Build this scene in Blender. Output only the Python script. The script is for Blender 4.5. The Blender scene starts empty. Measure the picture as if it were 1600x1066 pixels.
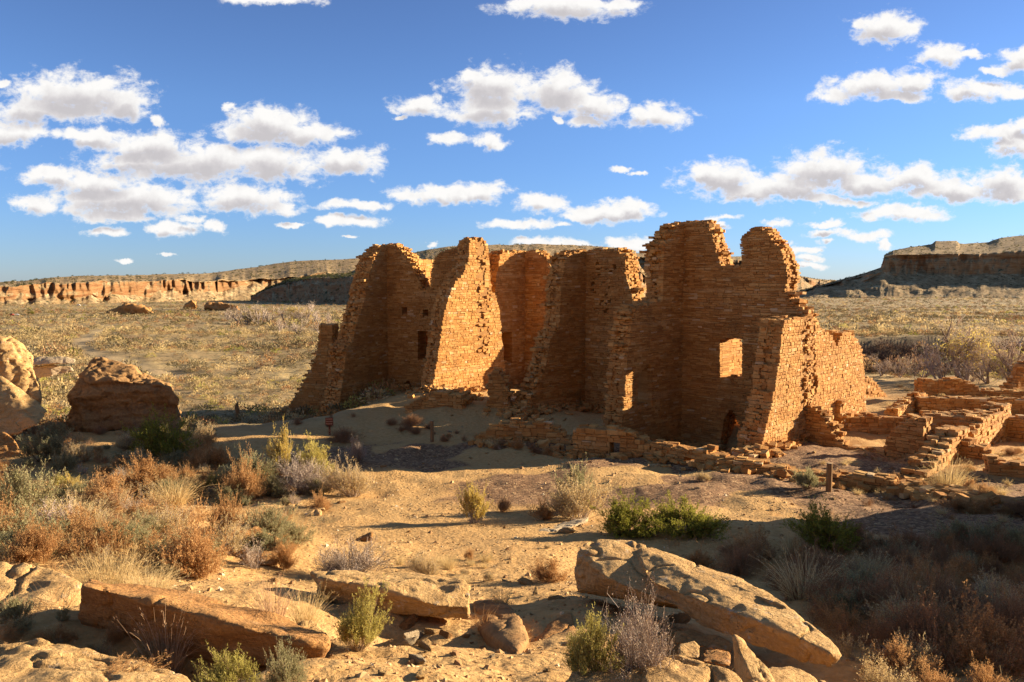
import bpy, bmesh, math, random
import numpy as np
from mathutils import Vector, noise as mnoise

scene = bpy.context.scene
# ---------------------------------------------------------------- camera
F_PX = 1244.0
PITCH = math.atan((533 - 435) / F_PX)
cam_d = bpy.data.cameras.new("camera")
cam_d.sensor_width = 36.0
cam_d.lens = F_PX * 36.0 / 1600.0
cam_d.clip_start = 0.1
cam_d.clip_end = 20000
cam = bpy.data.objects.new("camera", cam_d)
scene.collection.objects.link(cam)
cam.location = (0, 0, 0)
cam.rotation_euler = (math.pi / 2 - PITCH, 0, 0)
scene.camera = cam
SP, CP = math.sin(PITCH), math.cos(PITCH)


def ray(px, py):
    """direction through a point of the photograph (1600x1066), scaled to y = 1"""
    x = (px - 800) / F_PX
    v = -(py - 533) / F_PX
    y = CP + v * SP
    z = v * CP - SP
    return x / y, z / y


# ---------------------------------------------------------------- light
SUN_EL = math.radians(14.5)
SUN_H = Vector((0.954, 0.300)).normalized()
sun_dir = Vector((SUN_H.x * math.cos(SUN_EL), SUN_H.y * math.cos(SUN_EL), math.sin(SUN_EL)))
sd = bpy.data.lights.new("sun", 'SUN')
sd.energy = 5.0
sd.angle = math.radians(0.5)
sd.color = (1.0, 0.83, 0.59)
sun = bpy.data.objects.new("sun", sd)
scene.collection.objects.link(sun)
sun.rotation_euler = sun_dir.to_track_quat('Z', 'Y').to_euler()
scene.view_settings.view_transform = 'Standard'
scene.view_settings.look = 'None'
scene.view_settings.exposure = 1.75
scene.view_settings.gamma = 1.0
scene.view_settings.use_curve_mapping = False
scene.cycles.max_bounces = 6
scene.cycles.diffuse_bounces = 4
scene.cycles.transparent_max_bounces = 4
scene.cycles.caustics_reflective = False
scene.cycles.caustics_refractive = False


class NT:
    """small helper for building node trees"""

    def __init__(self, tree):
        self.t = tree
        self.n = tree.nodes
        self.n.clear()

    def add(self, kind, ins=None, **kw):
        nd = self.n.new(kind)
        for k, v in kw.items():
            setattr(nd, k, v)
        for k, v in (ins or {}).items():
            self.put(nd.inputs[k], v)
        return nd

    def put(self, sock, v):
        if hasattr(v, 'is_output'):
            self.t.links.new(v, sock)
        elif hasattr(v, 'outputs'):
            self.t.links.new(v.outputs[0], sock)
        else:
            if isinstance(v, (tuple, list)) and len(v) == 3 and sock.type == 'RGBA':
                v = (*v, 1)
            sock.default_value = v

    def math(self, op, a, b=0.5, c=0.5, clamp=False):
        return self.add('ShaderNodeMath', {0: a, 1: b, 2: c}, operation=op, use_clamp=clamp).outputs[0]

    def vmath(self, op, a, b=(0, 0, 0), c=(0, 0, 0)):
        nd = self.add('ShaderNodeVectorMath', operation=op)
        self.put(nd.inputs[0], a)
        self.put(nd.inputs[1], b)
        if op == 'MULTIPLY_ADD':
            self.put(nd.inputs[2], c)
        return nd.outputs['Value'] if op in ('LENGTH', 'DOT_PRODUCT', 'DISTANCE') else nd.outputs[0]

    def mix(self, f, a, b, blend='MIX'):
        nd = self.add('ShaderNodeMix', data_type='RGBA', blend_type=blend)
        self.put(nd.inputs['Factor'], f)
        self.put(nd.inputs['A'], a) if False else None
        cs = [s for s in nd.inputs if s.type == 'RGBA']
        self.put(cs[0], a)
        self.put(cs[1], b)
        return [s for s in nd.outputs if s.type == 'RGBA'][0]

    def ramp(self, f, stops, interp='LINEAR'):
        nd = self.add('ShaderNodeValToRGB', {'Fac': f})
        cr = nd.color_ramp
        cr.interpolation = interp
        while len(cr.elements) < len(stops):
            cr.elements.new(0.5)
        for e, (p, c) in zip(cr.elements, stops):
            e.position = p
            e.color = (*c, 1) if len(c) == 3 else c
        return nd.outputs[0]

    def noise(self, vec, scale, detail=4.0, rough=0.55, dist=0.0):
        nd = self.add('ShaderNodeTexNoise', {'Scale': scale, 'Detail': detail, 'Roughness': rough, 'Distortion': dist})
        if vec is not None:
            self.put(nd.inputs['Vector'], vec)
        return nd.outputs[0]

    def smooth(self, v, lo, hi, a=0.0, b=1.0):
        nd = self.add('ShaderNodeMapRange', {0: v, 1: lo, 2: hi, 3: a, 4: b}, interpolation_type='SMOOTHSTEP')
        return nd.outputs[0]


# ---------------------------------------------------------------- sky
world = bpy.data.worlds.new("World")
scene.world = world
world.use_nodes = True
W = NT(world.node_tree)
sky = W.add('ShaderNodeTexSky', sky_type='NISHITA', sun_disc=False)
sky.sun_elevation = SUN_EL
sky.sun_rotation = math.atan2(SUN_H.x, SUN_H.y)
sky.altitude = 1900
sky.air_density = 1.0
sky.dust_density = 0.3
sky.ozone_density = 3.0
SKY_STRENGTH = 0.08
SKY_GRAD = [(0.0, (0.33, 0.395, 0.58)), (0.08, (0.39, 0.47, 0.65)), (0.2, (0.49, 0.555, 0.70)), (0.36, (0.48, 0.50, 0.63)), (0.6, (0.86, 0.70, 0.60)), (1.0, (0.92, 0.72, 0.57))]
gen = W.add('ShaderNodeTexCoord').outputs['Generated']
sep = W.add('ShaderNodeSeparateXYZ', {0: gen})
dy = W.math('MAXIMUM', sep.outputs[1], 0.05)
gx = W.math('DIVIDE', sep.outputs[0], dy)
gz = W.math('DIVIDE', sep.outputs[2], dy)
P = W.add('ShaderNodeCombineXYZ', {0: gx, 1: gz, 2: 0.0}).outputs[0]

# cumulus clouds: centre and half-size of each puff, as seen from the ruin's overlook
PUFFS = """120 148 105 36;62 172 62 22;190 166 45 24;20 207 48 21;10 132 13 7;250 192 14 9;360 166 15 6
148 213 65 14;232 228 82 22;420 195 72 27;470 206 72 20;385 208 48 19;520 204 30 8;300 252 148 30;422 254 80 30
205 250 70 17;540 250 57 22;80 275 46 16;150 287 80 22;200 312 135 27;382 312 84 24;60 318 37 13;180 338 58 9
440 326 40 9;168 362 30 8;268 358 42 14;338 357 21 11;302 343 22 6;557 320 66 8;545 345 60 9;450 349 20 4;196 404 15 3
262 399 12 3;548 368 11 2;770 138 68 32;760 170 58 24;870 142 66 32;935 165 48 22;735 118 26 13;655 165 46 14;625 185 11 4
790 183 34 16;910 187 26 9;873 187 9 5;1030 183 48 19;1008 175 25 10;705 215 33 10;768 219 23 12;700 304 92 15;735 300 50 15
650 303 38 11;845 315 42 15;950 333 72 17;988 326 34 12;900 339 32 7;812 350 58 9;872 353 22 5;970 267 18 5;1003 273 15 4
674 382 9 5;880 383 62 9;830 379 30 7;985 383 48 11;1012 386 40 8;1380 42 54 24;1340 40 16 9;1468 86 36 17;1512 88 26 6
1370 130 78 23;1308 146 34 13;1430 130 38 14;1400 148 50 10;1530 142 58 14;1582 146 32 8;1590 95 30 18;1555 112 24 6
1556 207 56 13;1590 226 42 18;1600 195 28 13;1130 278 72 24;1180 296 62 18;1106 270 36 9;1292 264 72 30;1240 290 82 24
1342 286 72 22;1420 278 62 23;1482 295 84 19;1562 286 62 26;1592 302 60 14;1420 333 66 12;1110 342 21 6;1140 340 18 5
1213 347 19 7;1285 349 34 6;1286 362 32 6;1350 367 40 9;1290 376 16 5;1252 390 27 6;1268 404 22 6;1268 416 26 5;1378 384 12 7
1228 379 17 5;1120 355 20 5;1125 391 18 5;425 0 75 9;885 8 92 21;822 8 32 12;962 4 42 9;1330 316 50 6;1290 311 40 6
-60 140 60 30;-90 260 80 24;1700 140 80 26;1720 290 90 26;1760 60 60 22;-120 340 70 12;1700 360 60 9"""


PUFF_LIST = [tuple(map(float, it.split())) for it in PUFFS.replace('\n', ';').split(';')]


def cloud_field(p, puffs):
    m = None
    for cx, cy, rx, ry in puffs:
        gxc, gzc = ray(cx, cy)
        ix, iz = F_PX / rx, F_PX / ry
        l = W.vmath('LENGTH', W.vmath('MULTIPLY_ADD', p, (ix, iz, 0), (-gxc * ix, -gzc * iz, 0)))
        m = l if m is None else W.math('SMOOTH_MIN', m, l, 0.10)
    return m


def warp_of(p):
    a = W.add('ShaderNodeTexNoise', {'Vector': p, 'Scale': 20.0, 'Detail': 6.0, 'Roughness': 0.62})
    v = W.vmath('SUBTRACT', a.outputs['Color'], (0.5, 0.5, 0.5))
    return W.vmath('MULTIPLY_ADD', v, (0.060, 0.030, 0.0), p)


def density(p, puffs, soft=False):
    m = cloud_field(warp_of(p), puffs)
    if soft:
        return W.math('SUBTRACT', 1.04, m)
    n = W.noise(W.vmath('MULTIPLY', p, (1.0, 1.5, 1.0)), 38.0, 7.0, 0.66, 0.2)
    return W.math('MULTIPLY_ADD', W.math('SUBTRACT', n, 0.5), 2.5, W.math('SUBTRACT', 1.12, m))


CLOUD_GAIN = 1.0 / SKY_STRENGTH / (2 ** scene.view_settings.exposure)
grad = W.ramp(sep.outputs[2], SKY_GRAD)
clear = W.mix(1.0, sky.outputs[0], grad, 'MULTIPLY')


def cloudy(puffs):
    d0 = density(P, puffs)
    d1 = density(W.vmath('ADD', P, (0.004, 0.013, 0.0)), puffs, True)
    cover = W.smooth(d0, -0.16, 0.58)
    shade = W.smooth(d1, 0.05, 0.85)
    nn = W.noise(P, 55.0, 5.0, 0.6)
    shade = W.math('MULTIPLY_ADD', W.math('SUBTRACT', nn, 0.5), -0.9, shade, clamp=True)
    shade = W.math('MULTIPLY', shade, W.smooth(d0, 0.05, 0.6))
    cc = W.ramp(shade, [(0.0, (1.0, 0.985, 0.965)), (0.3, (0.89, 0.87, 0.86)), (0.65, (0.72, 0.69, 0.70)), (1.0, (0.60, 0.575, 0.595))])
    cc = W.vmath('SCALE', cc)
    cc.node.inputs['Scale'].default_value = CLOUD_GAIN
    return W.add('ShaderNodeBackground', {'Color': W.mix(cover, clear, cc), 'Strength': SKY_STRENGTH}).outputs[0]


# the sky is split into bands of bearing so that each ray only looks at the puffs near it
EDGES = [-0.80, -0.50, -0.36, -0.20, 0.0, 0.20, 0.36, 0.50, 0.80]
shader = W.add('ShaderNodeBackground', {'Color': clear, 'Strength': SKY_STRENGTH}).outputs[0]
inside_v = W.math('MULTIPLY', W.math('GREATER_THAN', gz, -0.02), W.math('LESS_THAN', gz, 0.50))
inside_v = W.math('MULTIPLY', inside_v, W.math('GREATER_THAN', sep.outputs[1], 0.3))
for x0, x1 in zip(EDGES[:-1], EDGES[1:]):
    sub = [q for q in PUFF_LIST if x0 - 0.05 < (q[0] + q[2] * 1.5 - 800) / F_PX and (q[0] - q[2] * 1.5 - 800) / F_PX < x1 + 0.05]
    f = W.math('MULTIPLY', W.math('GREATER_THAN', gx, x0), W.math('LESS_THAN', gx, x1))
    f = W.math('MULTIPLY', f, inside_v)
    shader = W.add('ShaderNodeMixShader', {0: f, 1: shader, 2: cloudy(sub)}).outputs[0]
W.add('ShaderNodeOutputWorld', {0: shader})

# ---------------------------------------------------------------- noise
def _hash(ix, iy, iz, seed):
    h = (ix.astype(np.int64) * 374761393 + iy.astype(np.int64) * 668265263 + iz.astype(np.int64) * 2147483647 + seed * 1274126177) & 0xFFFFFFFF
    h = ((h ^ (h >> 13)) * 1274126177) & 0xFFFFFFFF
    h = h ^ (h >> 16)
    return (h & 0xFFFF) / 65535.0


def vnoise(x, y, z=None, seed=0):
    x = np.asarray(x, float)
    y = np.asarray(y, float)
    z = np.zeros_like(x) if z is None else np.asarray(z, float)
    fx, fy, fz = np.floor(x), np.floor(y), np.floor(z)
    tx, ty, tz = x - fx, y - fy, z - fz
    tx = tx * tx * (3 - 2 * tx)
    ty = ty * ty * (3 - 2 * ty)
    tz = tz * tz * (3 - 2 * tz)
    ix, iy, iz = fx.astype(np.int64), fy.astype(np.int64), fz.astype(np.int64)
    r = 0
    for a in (0, 1):
        for b in (0, 1):
            for c in (0, 1):
                w = (tx if a else 1 - tx) * (ty if b else 1 - ty) * (tz if c else 1 - tz)
                r = r + w * _hash(ix + a, iy + b, iz + c, seed)
    return r * 2 - 1


def fbm(x, y, z=None, oct=4, seed=0, gain=0.5):
    r, a, f = 0, 1.0, 1.0
    z = None if z is None else np.asarray(z, float)
    for k in range(oct):
        r = r + a * vnoise(np.asarray(x) * f, np.asarray(y) * f, None if z is None else z * f, seed + k * 17)
        a *= gain
        f *= 2.03
    return r


def sstep(x, a, b):
    t = np.clip((np.asarray(x, float) - a) / (b - a), 0, 1)
    return t * t * (3 - 2 * t)


# ---------------------------------------------------------------- ground height
GD = [-60, -8, 0, 2.5, 4, 6, 8, 10, 13, 16, 19, 24, 34, 42, 60, 90, 112, 150, 300, 700, 1500, 3000, 7000]
GZ = [20, 2.0, -1.45, -1.72, -2.05, -2.6, -3.2, -3.72, -4.35, -4.85, -5.15, -5.4, -5.5, -5.65, -6.4, -7.6, -8.55, -10.3, -14.5, -23, -36, -60, -120]
U = np.array([0.713, 0.701])
WV = np.array([-0.701, 0.713])
JP = np.array([9.87, 26.4])


def H(x, y, fine=True):
    x = np.asarray(x, float)
    y = np.asarray(y, float)
    r = np.hypot(x, y)
    q = np.where(y > 0, np.maximum(y, r * 0.86), y)
    z = np.interp(q, GD, GZ)
    # the plain lies lower to the left of the ruin
    z = z - 1.45 * sstep(-x, 5, 10.5) * sstep(y, 28, 38) * (1 - sstep(y, 60, 110))
    # excavated room floor
    rel_s = (x - JP[0]) * WV[0] + (y - JP[1]) * WV[1]
    rel_t = (x - JP[0]) * U[0] + (y - JP[1]) * U[1]
    z = z - 0.85 * sstep(rel_s, -0.2, 1.0) * sstep(rel_t, -4.2, -2.2) * (1 - sstep(rel_t, 0.3, 0.8)) * (1 - sstep(rel_s, 5.0, 5.6))
    z = z + 0.42 * np.exp(-((x + 2.6) ** 2 + (y - 35.6) ** 2) / 5.0)
    z = z + 0.40 * np.exp(-((x + 1.6) ** 2 / 7 + (y - 32.2) ** 2 / 3.0))
    z = z - 0.32 * sstep(x, 0.5, 2.0) * sstep(y, 3.2, 4.6) * (1 - sstep(y, 9, 14))
    z = z - 0.22 * np.exp(-((x - 1.35) ** 2 + (y - 5.35) ** 2) / 0.28)
    z = z - 0.20 * np.exp(-((x + 0.72) ** 2 / 0.5 + (y - 5.75) ** 2 / 0.16))
    z = z - 0.20 * np.exp(-((x + 1.9) ** 2 / 0.9 + (y - 4.62) ** 2 / 0.10))
    # the wash on the right
    edge = 113 + 4 * vnoise(x * 0.05, x * 0.0 + 3.1, seed=5)
    wash = sstep(x, 15, 26) * sstep(y, 46, 72) * (1 - sstep(y, edge - 5.5, edge + 1.0))
    z = z - 4.3 * wash
    # unseen knoll added at right to shade the lower right; slope on the left
    crest = np.interp(y, [6, 8, 10, 13, 17, 21], [-0.95, -0.42, -0.12, -0.45, -0.9, -1.6])
    crest = crest + 0.22 * vnoise(x * 0.6, y * 0.6, seed=8) + 0.2 * vnoise(x * 1.7, y * 1.7, seed=9)
    x0 = np.maximum(8.2, 0.70 * y + 1.0)
    kn = sstep(x, x0, x0 + 2.2) * sstep(y, 5.8, 7.4) * (1 - sstep(y, 17.8, 20.6)) * (1 - sstep(x, 26, 36))
    z = z + kn * np.maximum(crest - z, 0)
    z = z - 0.20 * sstep(-x, 1.0, 1.8) * (1 - sstep(y, 4.6, 5.3)) * sstep(y, 2.0, 3.0)
    z = z + 0.55 * sstep(-x, 2.0, 6.5) * sstep(y, 6.4, 9.0) * (1 - sstep(y, 11, 17))
    amp = sstep(r, 1.5, 5) * (1 - sstep(r, 40, 300)) + 0.0
    flat = 1 - 0.75 * np.exp(-((x + 0.3) ** 2 / 9 + (y - 14) ** 2 / 40))
    z = z + amp * flat * (0.16 * fbm(x * 0.45, y * 0.45, oct=3, seed=2))
    if fine:
        z = z + (1 - sstep(r, 10, 26)) * 0.012 * fbm(x * 6.5, y * 6.5, oct=2, seed=6)
        z = z + flat * 0.035 * fbm(x * 2.2, y * 2.2, oct=4, seed=3) * (1 - sstep(r, 25, 60))
    z = z + sstep(r, 45, 120) * (0.5 * fbm(x * 0.05, y * 0.05, oct=3, seed=4)) * (1 - sstep(r, 300, 900))
    return z


_T = np.geomspace(1.2, 4000, 6000)


def ground_at(px, py):
    a, b = ray(px, py)
    hz = H(_T * a, _T, fine=False)
    below = np.nonzero(b * _T <= hz)[0]
    t = _T[below[0]] if len(below) else _T[-1]
    return float(a * t), float(t), float(hz[below[0]] if len(below) else hz[-1])


def hz(x, y):
    return float(H(np.array([x]), np.array([y]))[0])


# ---------------------------------------------------------------- helpers
COL = scene.collection


def new_mesh(name, verts, faces, mats, mat_idx=None, smooth=False):
    me = bpy.data.meshes.new(name)
    verts = np.asarray(verts, np.float32).reshape(-1, 3)
    if isinstance(faces, np.ndarray):
        nf, k = faces.shape
        me.vertices.add(len(verts))
        me.vertices.foreach_set('co', verts.ravel())
        me.loops.add(nf * k)
        me.loops.foreach_set('vertex_index', faces.astype(np.int32).ravel())
        me.polygons.add(nf)
        me.polygons.foreach_set('loop_start', np.arange(0, nf * k, k, dtype=np.int32))
        me.polygons.foreach_set('loop_total', np.full(nf, k, np.int32))
    else:
        me.from_pydata(verts.tolist(), [], faces)
    for m in mats:
        me.materials.append(m)
    if mat_idx is not None:
        me.polygons.foreach_set('material_index', np.asarray(mat_idx, np.int32))
    me.polygons.foreach_set('use_smooth', np.full(len(me.polygons), smooth))
    me.update(calc_edges=True)
    return me


def link(name, me, parent=None, loc=None):
    o = bpy.data.objects.new(name, me)
    COL.objects.link(o)
    if parent is not None:
        o.parent = parent
    if loc is not None:
        o.location = loc
    return o


def tag(o, label=None, cat=None, group=None, kind=None):
    if label:
        o['label'] = label
    if cat:
        o['category'] = cat
    if group:
        o['group'] = group
    if kind:
        o['kind'] = kind
    return o


def empty(name, loc, rz=0.0):
    o = bpy.data.objects.new(name, None)
    COL.objects.link(o)
    o.location = loc
    o.rotation_euler = (0, 0, rz)
    o.empty_display_size = 0.2
    return o


def material(name, rough=0.95):
    m = bpy.data.materials.new(name)
    m.use_nodes = True
    n = NT(m.node_tree)
    b = n.add('ShaderNodeBsdfPrincipled', {'Roughness': rough})
    b.inputs['Specular IOR Level'].default_value = 0.15
    n.add('ShaderNodeOutputMaterial', {0: b.outputs[0]})
    return m, n, b


def geo_pos(n):
    return n.add('ShaderNodeNewGeometry').outputs['Position']


# ---------------------------------------------------------------- materials
def mat_ground():
    m, n, b = material("ground_soil")
    p = geo_pos(n)
    big = n.noise(p, 0.55, 5, 0.6)
    fin = n.noise(p, 9.0, 6, 0.65)
    sand = n.ramp(big, [(0.25, (0.41, 0.225, 0.076)), (0.5, (0.49, 0.28, 0.100)), (0.75, (0.55, 0.34, 0.135))])
    sand = n.mix(0.45, sand, n.ramp(fin, [(0.35, (0.29, 0.155, 0.055)), (0.6, (0.54, 0.345, 0.15))]))
    vor = n.add('ShaderNodeTexVoronoi', {'Vector': p, 'Scale': 16.0})
    grav = n.ramp(n.add('ShaderNodeSeparateColor', {0: vor.outputs['Color']}).outputs[0],
                  [(0.0, (0.11, 0.058, 0.03)), (0.6, (0.24, 0.132, 0.066)), (1.0, (0.38, 0.235, 0.12))])
    gm = n.add('ShaderNodeAttribute', attribute_name='gravel').outputs['Fac']
    gmn = n.math('MULTIPLY_ADD', n.math('SUBTRACT', fin, 0.5), 1.2, gm)
    c = n.mix(n.smooth(gmn, 0.3, 0.65), sand, grav)
    # plain: straw, grey-green and bare earth in patches
    pl = n.noise(p, 0.09, 6, 0.65)
    pl2 = n.noise(p, 0.9, 4, 0.7)
    st = n.add('ShaderNodeMapping', {'Vector': p, 'Scale': (0.006, 0.018, 0.0)})
    pl3 = n.noise(st, 1.0, 4, 0.6)
    plc = n.ramp(pl, [(0.3, (0.26, 0.175, 0.085)), (0.5, (0.36, 0.25, 0.12)), (0.62, (0.46, 0.335, 0.155)), (0.75, (0.27, 0.195, 0.095))])
    plc = n.mix(n.smooth(pl2, 0.45, 0.75), plc, (0.20, 0.165, 0.085))
    plc = n.mix(n.math('MULTIPLY', n.smooth(pl3, 0.55, 0.7), 0.6), plc, (0.50, 0.37, 0.17))
    plf = n.noise(p, 3.2, 6, 0.75)
    plc = n.mix(n.smooth(plf, 0.48, 0.62), plc, n.mix(0.65, plc, (0.13, 0.095, 0.045)))
    at = n.add('ShaderNodeAttribute', attribute_name='plain').outputs['Fac']
    c = n.mix(at, c, plc)
    tr = n.add('ShaderNodeAttribute', attribute_name='track').outputs['Fac']
    c = n.mix(tr, c, (0.47, 0.345, 0.20))
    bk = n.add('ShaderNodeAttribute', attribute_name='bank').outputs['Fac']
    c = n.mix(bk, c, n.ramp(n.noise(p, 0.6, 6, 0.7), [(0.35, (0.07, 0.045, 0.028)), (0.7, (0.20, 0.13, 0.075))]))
    n.put(b.inputs['Base Color'], c)
    bmp = n.add('ShaderNodeBump', {'Strength': 0.85, 'Distance': 0.045})
    hh = n.math('MULTIPLY_ADD', n.noise(p, 26.0, 5, 0.7), 0.5, n.math('MULTIPLY', fin, 1.0))
    hh = n.math('MULTIPLY_ADD', n.math('SUBTRACT', 1.0, vor.outputs['Distance']), 0.35, hh)
    n.put(bmp.inputs['Height'], hh)
    n.put(b.inputs['Normal'], bmp.outputs[0])
    return m


def mat_stone(name="wall_stone", dark=1.0):
    m, n, b = material(name)
    g = n.add('ShaderNodeNewGeometry')
    rnd = g.outputs['Random Per Island']
    d = dark
    c = n.ramp(rnd, [(0.0, (0.27 * d, 0.098 * d, 0.020 * d)), (0.25, (0.43 * d, 0.186 * d, 0.046 * d)), (0.6, (0.54 * d, 0.258 * d, 0.072 * d)),
                     (0.88, (0.60 * d, 0.335 * d, 0.11 * d)), (0.965, (0.62 * d, 0.385 * d, 0.15 * d)), (1.0, (0.68 * d, 0.53 * d, 0.33 * d))])
    p = g.outputs['Position']
    nz = n.noise(p, 1.1, 5, 0.6)
    c = n.mix(n.smooth(nz, 0.42, 0.72), c, n.mix(0.6, c, (0.27, 0.095, 0.022)))
    stain = n.noise(n.add('ShaderNodeMapping', {'Vector': p, 'Scale': (1.6, 1.6, 0.35)}), 0.8, 5, 0.65)
    c = n.mix(n.math('MULTIPLY', n.smooth(stain, 0.52, 0.70), 0.55), c, (0.20, 0.085, 0.028))
    band = n.noise(n.add('ShaderNodeMapping', {'Vector': p, 'Scale': (0.22, 0.22, 2.6)}), 1.3, 5, 0.6)
    c = n.mix(n.math('MULTIPLY', n.smooth(band, 0.54, 0.68), 0.55), c, (0.58, 0.37, 0.165))
    c = n.mix(n.math('MULTIPLY', n.smooth(band, 0.45, 0.33), 0.45), c, (0.27, 0.115, 0.035))
    f = n.noise(p, 22.0, 5, 0.7)
    c = n.mix(0.35, c, n.ramp(f, [(0.3, (0.26, 0.12, 0.035)), (0.7, (0.62, 0.37, 0.13))]))
    n.put(b.inputs['Base Color'], c)
    bmp = n.add('ShaderNodeBump', {'Strength': 0.6, 'Distance': 0.03, 'Height': f})
    n.put(b.inputs['Normal'], bmp.outputs[0])
    return m


def mat_mortar():
    m, n, b = material("wall_mortar")
    p = geo_pos(n)
    f = n.noise(p, 6.0, 5, 0.7)
    n.put(b.inputs['Base Color'], n.ramp(f, [(0.3, (0.22, 0.105, 0.035)), (0.7, (0.36, 0.19, 0.065))]))
    return m


def mat_rock(name, a, bcol, ccol, scale=1.0, lichen=0.0):
    m, n, b = material(name)
    tc = n.add('ShaderNodeTexCoord').outputs['Object']
    w = n.add('ShaderNodeMapping', {'Vector': tc, 'Scale': (1.0, 1.0, 4.5)})
    strata = n.noise(w, 2.2 * scale, 6, 0.65, 0.4)
    fin = n.noise(tc, 30.0 * scale, 6, 0.7)
    med = n.noise(tc, 4.5 * scale, 6, 0.65)
    c = n.ramp(strata, [(0.28, a), (0.5, bcol), (0.72, ccol)])
    c = n.mix(0.4, c, n.ramp(fin, [(0.3, tuple(v * 0.55 for v in a)), (0.65, ccol)]))
    c = n.mix(n.math('MULTIPLY', n.smooth(med, 0.56, 0.72), 0.55), c, tuple(v * 0.62 for v in a))
    if lichen > 0:
        li = n.noise(tc, 11.0, 6, 0.75)
        li2 = n.noise(tc, 1.7, 3, 0.5)
        k = n.math('MULTIPLY', n.smooth(li, 0.56, 0.66), n.smooth(li2, 0.48, 0.62))
        c = n.mix(n.math('MULTIPLY', k, lichen), c, (0.46, 0.44, 0.40))
        li3 = n.noise(tc, 17.0, 5, 0.7)
        c = n.mix(n.math('MULTIPLY', n.smooth(li3, 0.6, 0.68), n.math('MULTIPLY', n.smooth(li2, 0.5, 0.65), lichen)), c, (0.10, 0.07, 0.05))
    n.put(b.inputs['Base Color'], c)
    cr = n.add('ShaderNodeTexVoronoi', {'Vector': n.add('ShaderNodeMapping', {'Vector': tc, 'Scale': (1.0, 1.0, 2.2)}), 'Scale': 1.7 * scale}, feature='DISTANCE_TO_EDGE')
    crk = n.smooth(n.math('MULTIPLY_ADD', n.math('SUBTRACT', med, 0.5), 0.9, cr.outputs[0]), 0.0, 0.03)
    c = n.mix(n.math('MULTIPLY', n.math('SUBTRACT', 1.0, crk), 0.14), c, tuple(v * 0.4 for v in a))
    n.put(b.inputs['Base Color'], c)
    bmp = n.add('ShaderNodeBump', {'Strength': 1.0, 'Distance': 0.05})
    n.put(bmp.inputs['Height'], n.math('ADD', n.math('MULTIPLY', crk, 0.15), n.math('MULTIPLY_ADD', fin, 0.6, n.math('MULTIPLY_ADD', strata, 1.4, med))))
    n.put(b.inputs['Normal'], bmp.outputs[0])
    return m


M_GROUND = mat_ground()
M_STONE = mat_stone()
M_MORTAR = mat_mortar()
M_ROCK = mat_rock("sandstone", (0.43, 0.235, 0.082), (0.54, 0.32, 0.125), (0.62, 0.41, 0.185), 1.0, 0.8)
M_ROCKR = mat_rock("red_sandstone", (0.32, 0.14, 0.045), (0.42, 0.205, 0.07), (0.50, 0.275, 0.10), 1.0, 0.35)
M_VARN_SHADE = mat_rock("varnish_shade_sandstone", (0.16, 0.078, 0.034), (0.30, 0.16, 0.062), (0.44, 0.26, 0.105), 0.35, 0.0)  # real varnish on the big boulder, put-in shade on the low rock
M_ROCKP = mat_rock("pale_sandstone", (0.47, 0.33, 0.18), (0.56, 0.42, 0.25), (0.62, 0.48, 0.31), 1.0, 0.2)

# ---------------------------------------------------------------- ground sheet
def seg_dist(x, y, pts):
    d = np.full(np.shape(x), 1e9)
    for (ax, ay), (bx, by) in zip(pts[:-1], pts[1:]):
        vx, vy = bx - ax, by - ay
        t = np.clip(((x - ax) * vx + (y - ay) * vy) / (vx * vx + vy * vy + 1e-9), 0, 1)
        d = np.minimum(d, np.hypot(x - ax - t * vx, y - ay - t * vy))
    return d


TRACK = [ground_at(*p)[:2] for p in ((290, 592), (215, 572), (150, 556), (120, 540), (135, 527), (160, 516))]


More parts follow.
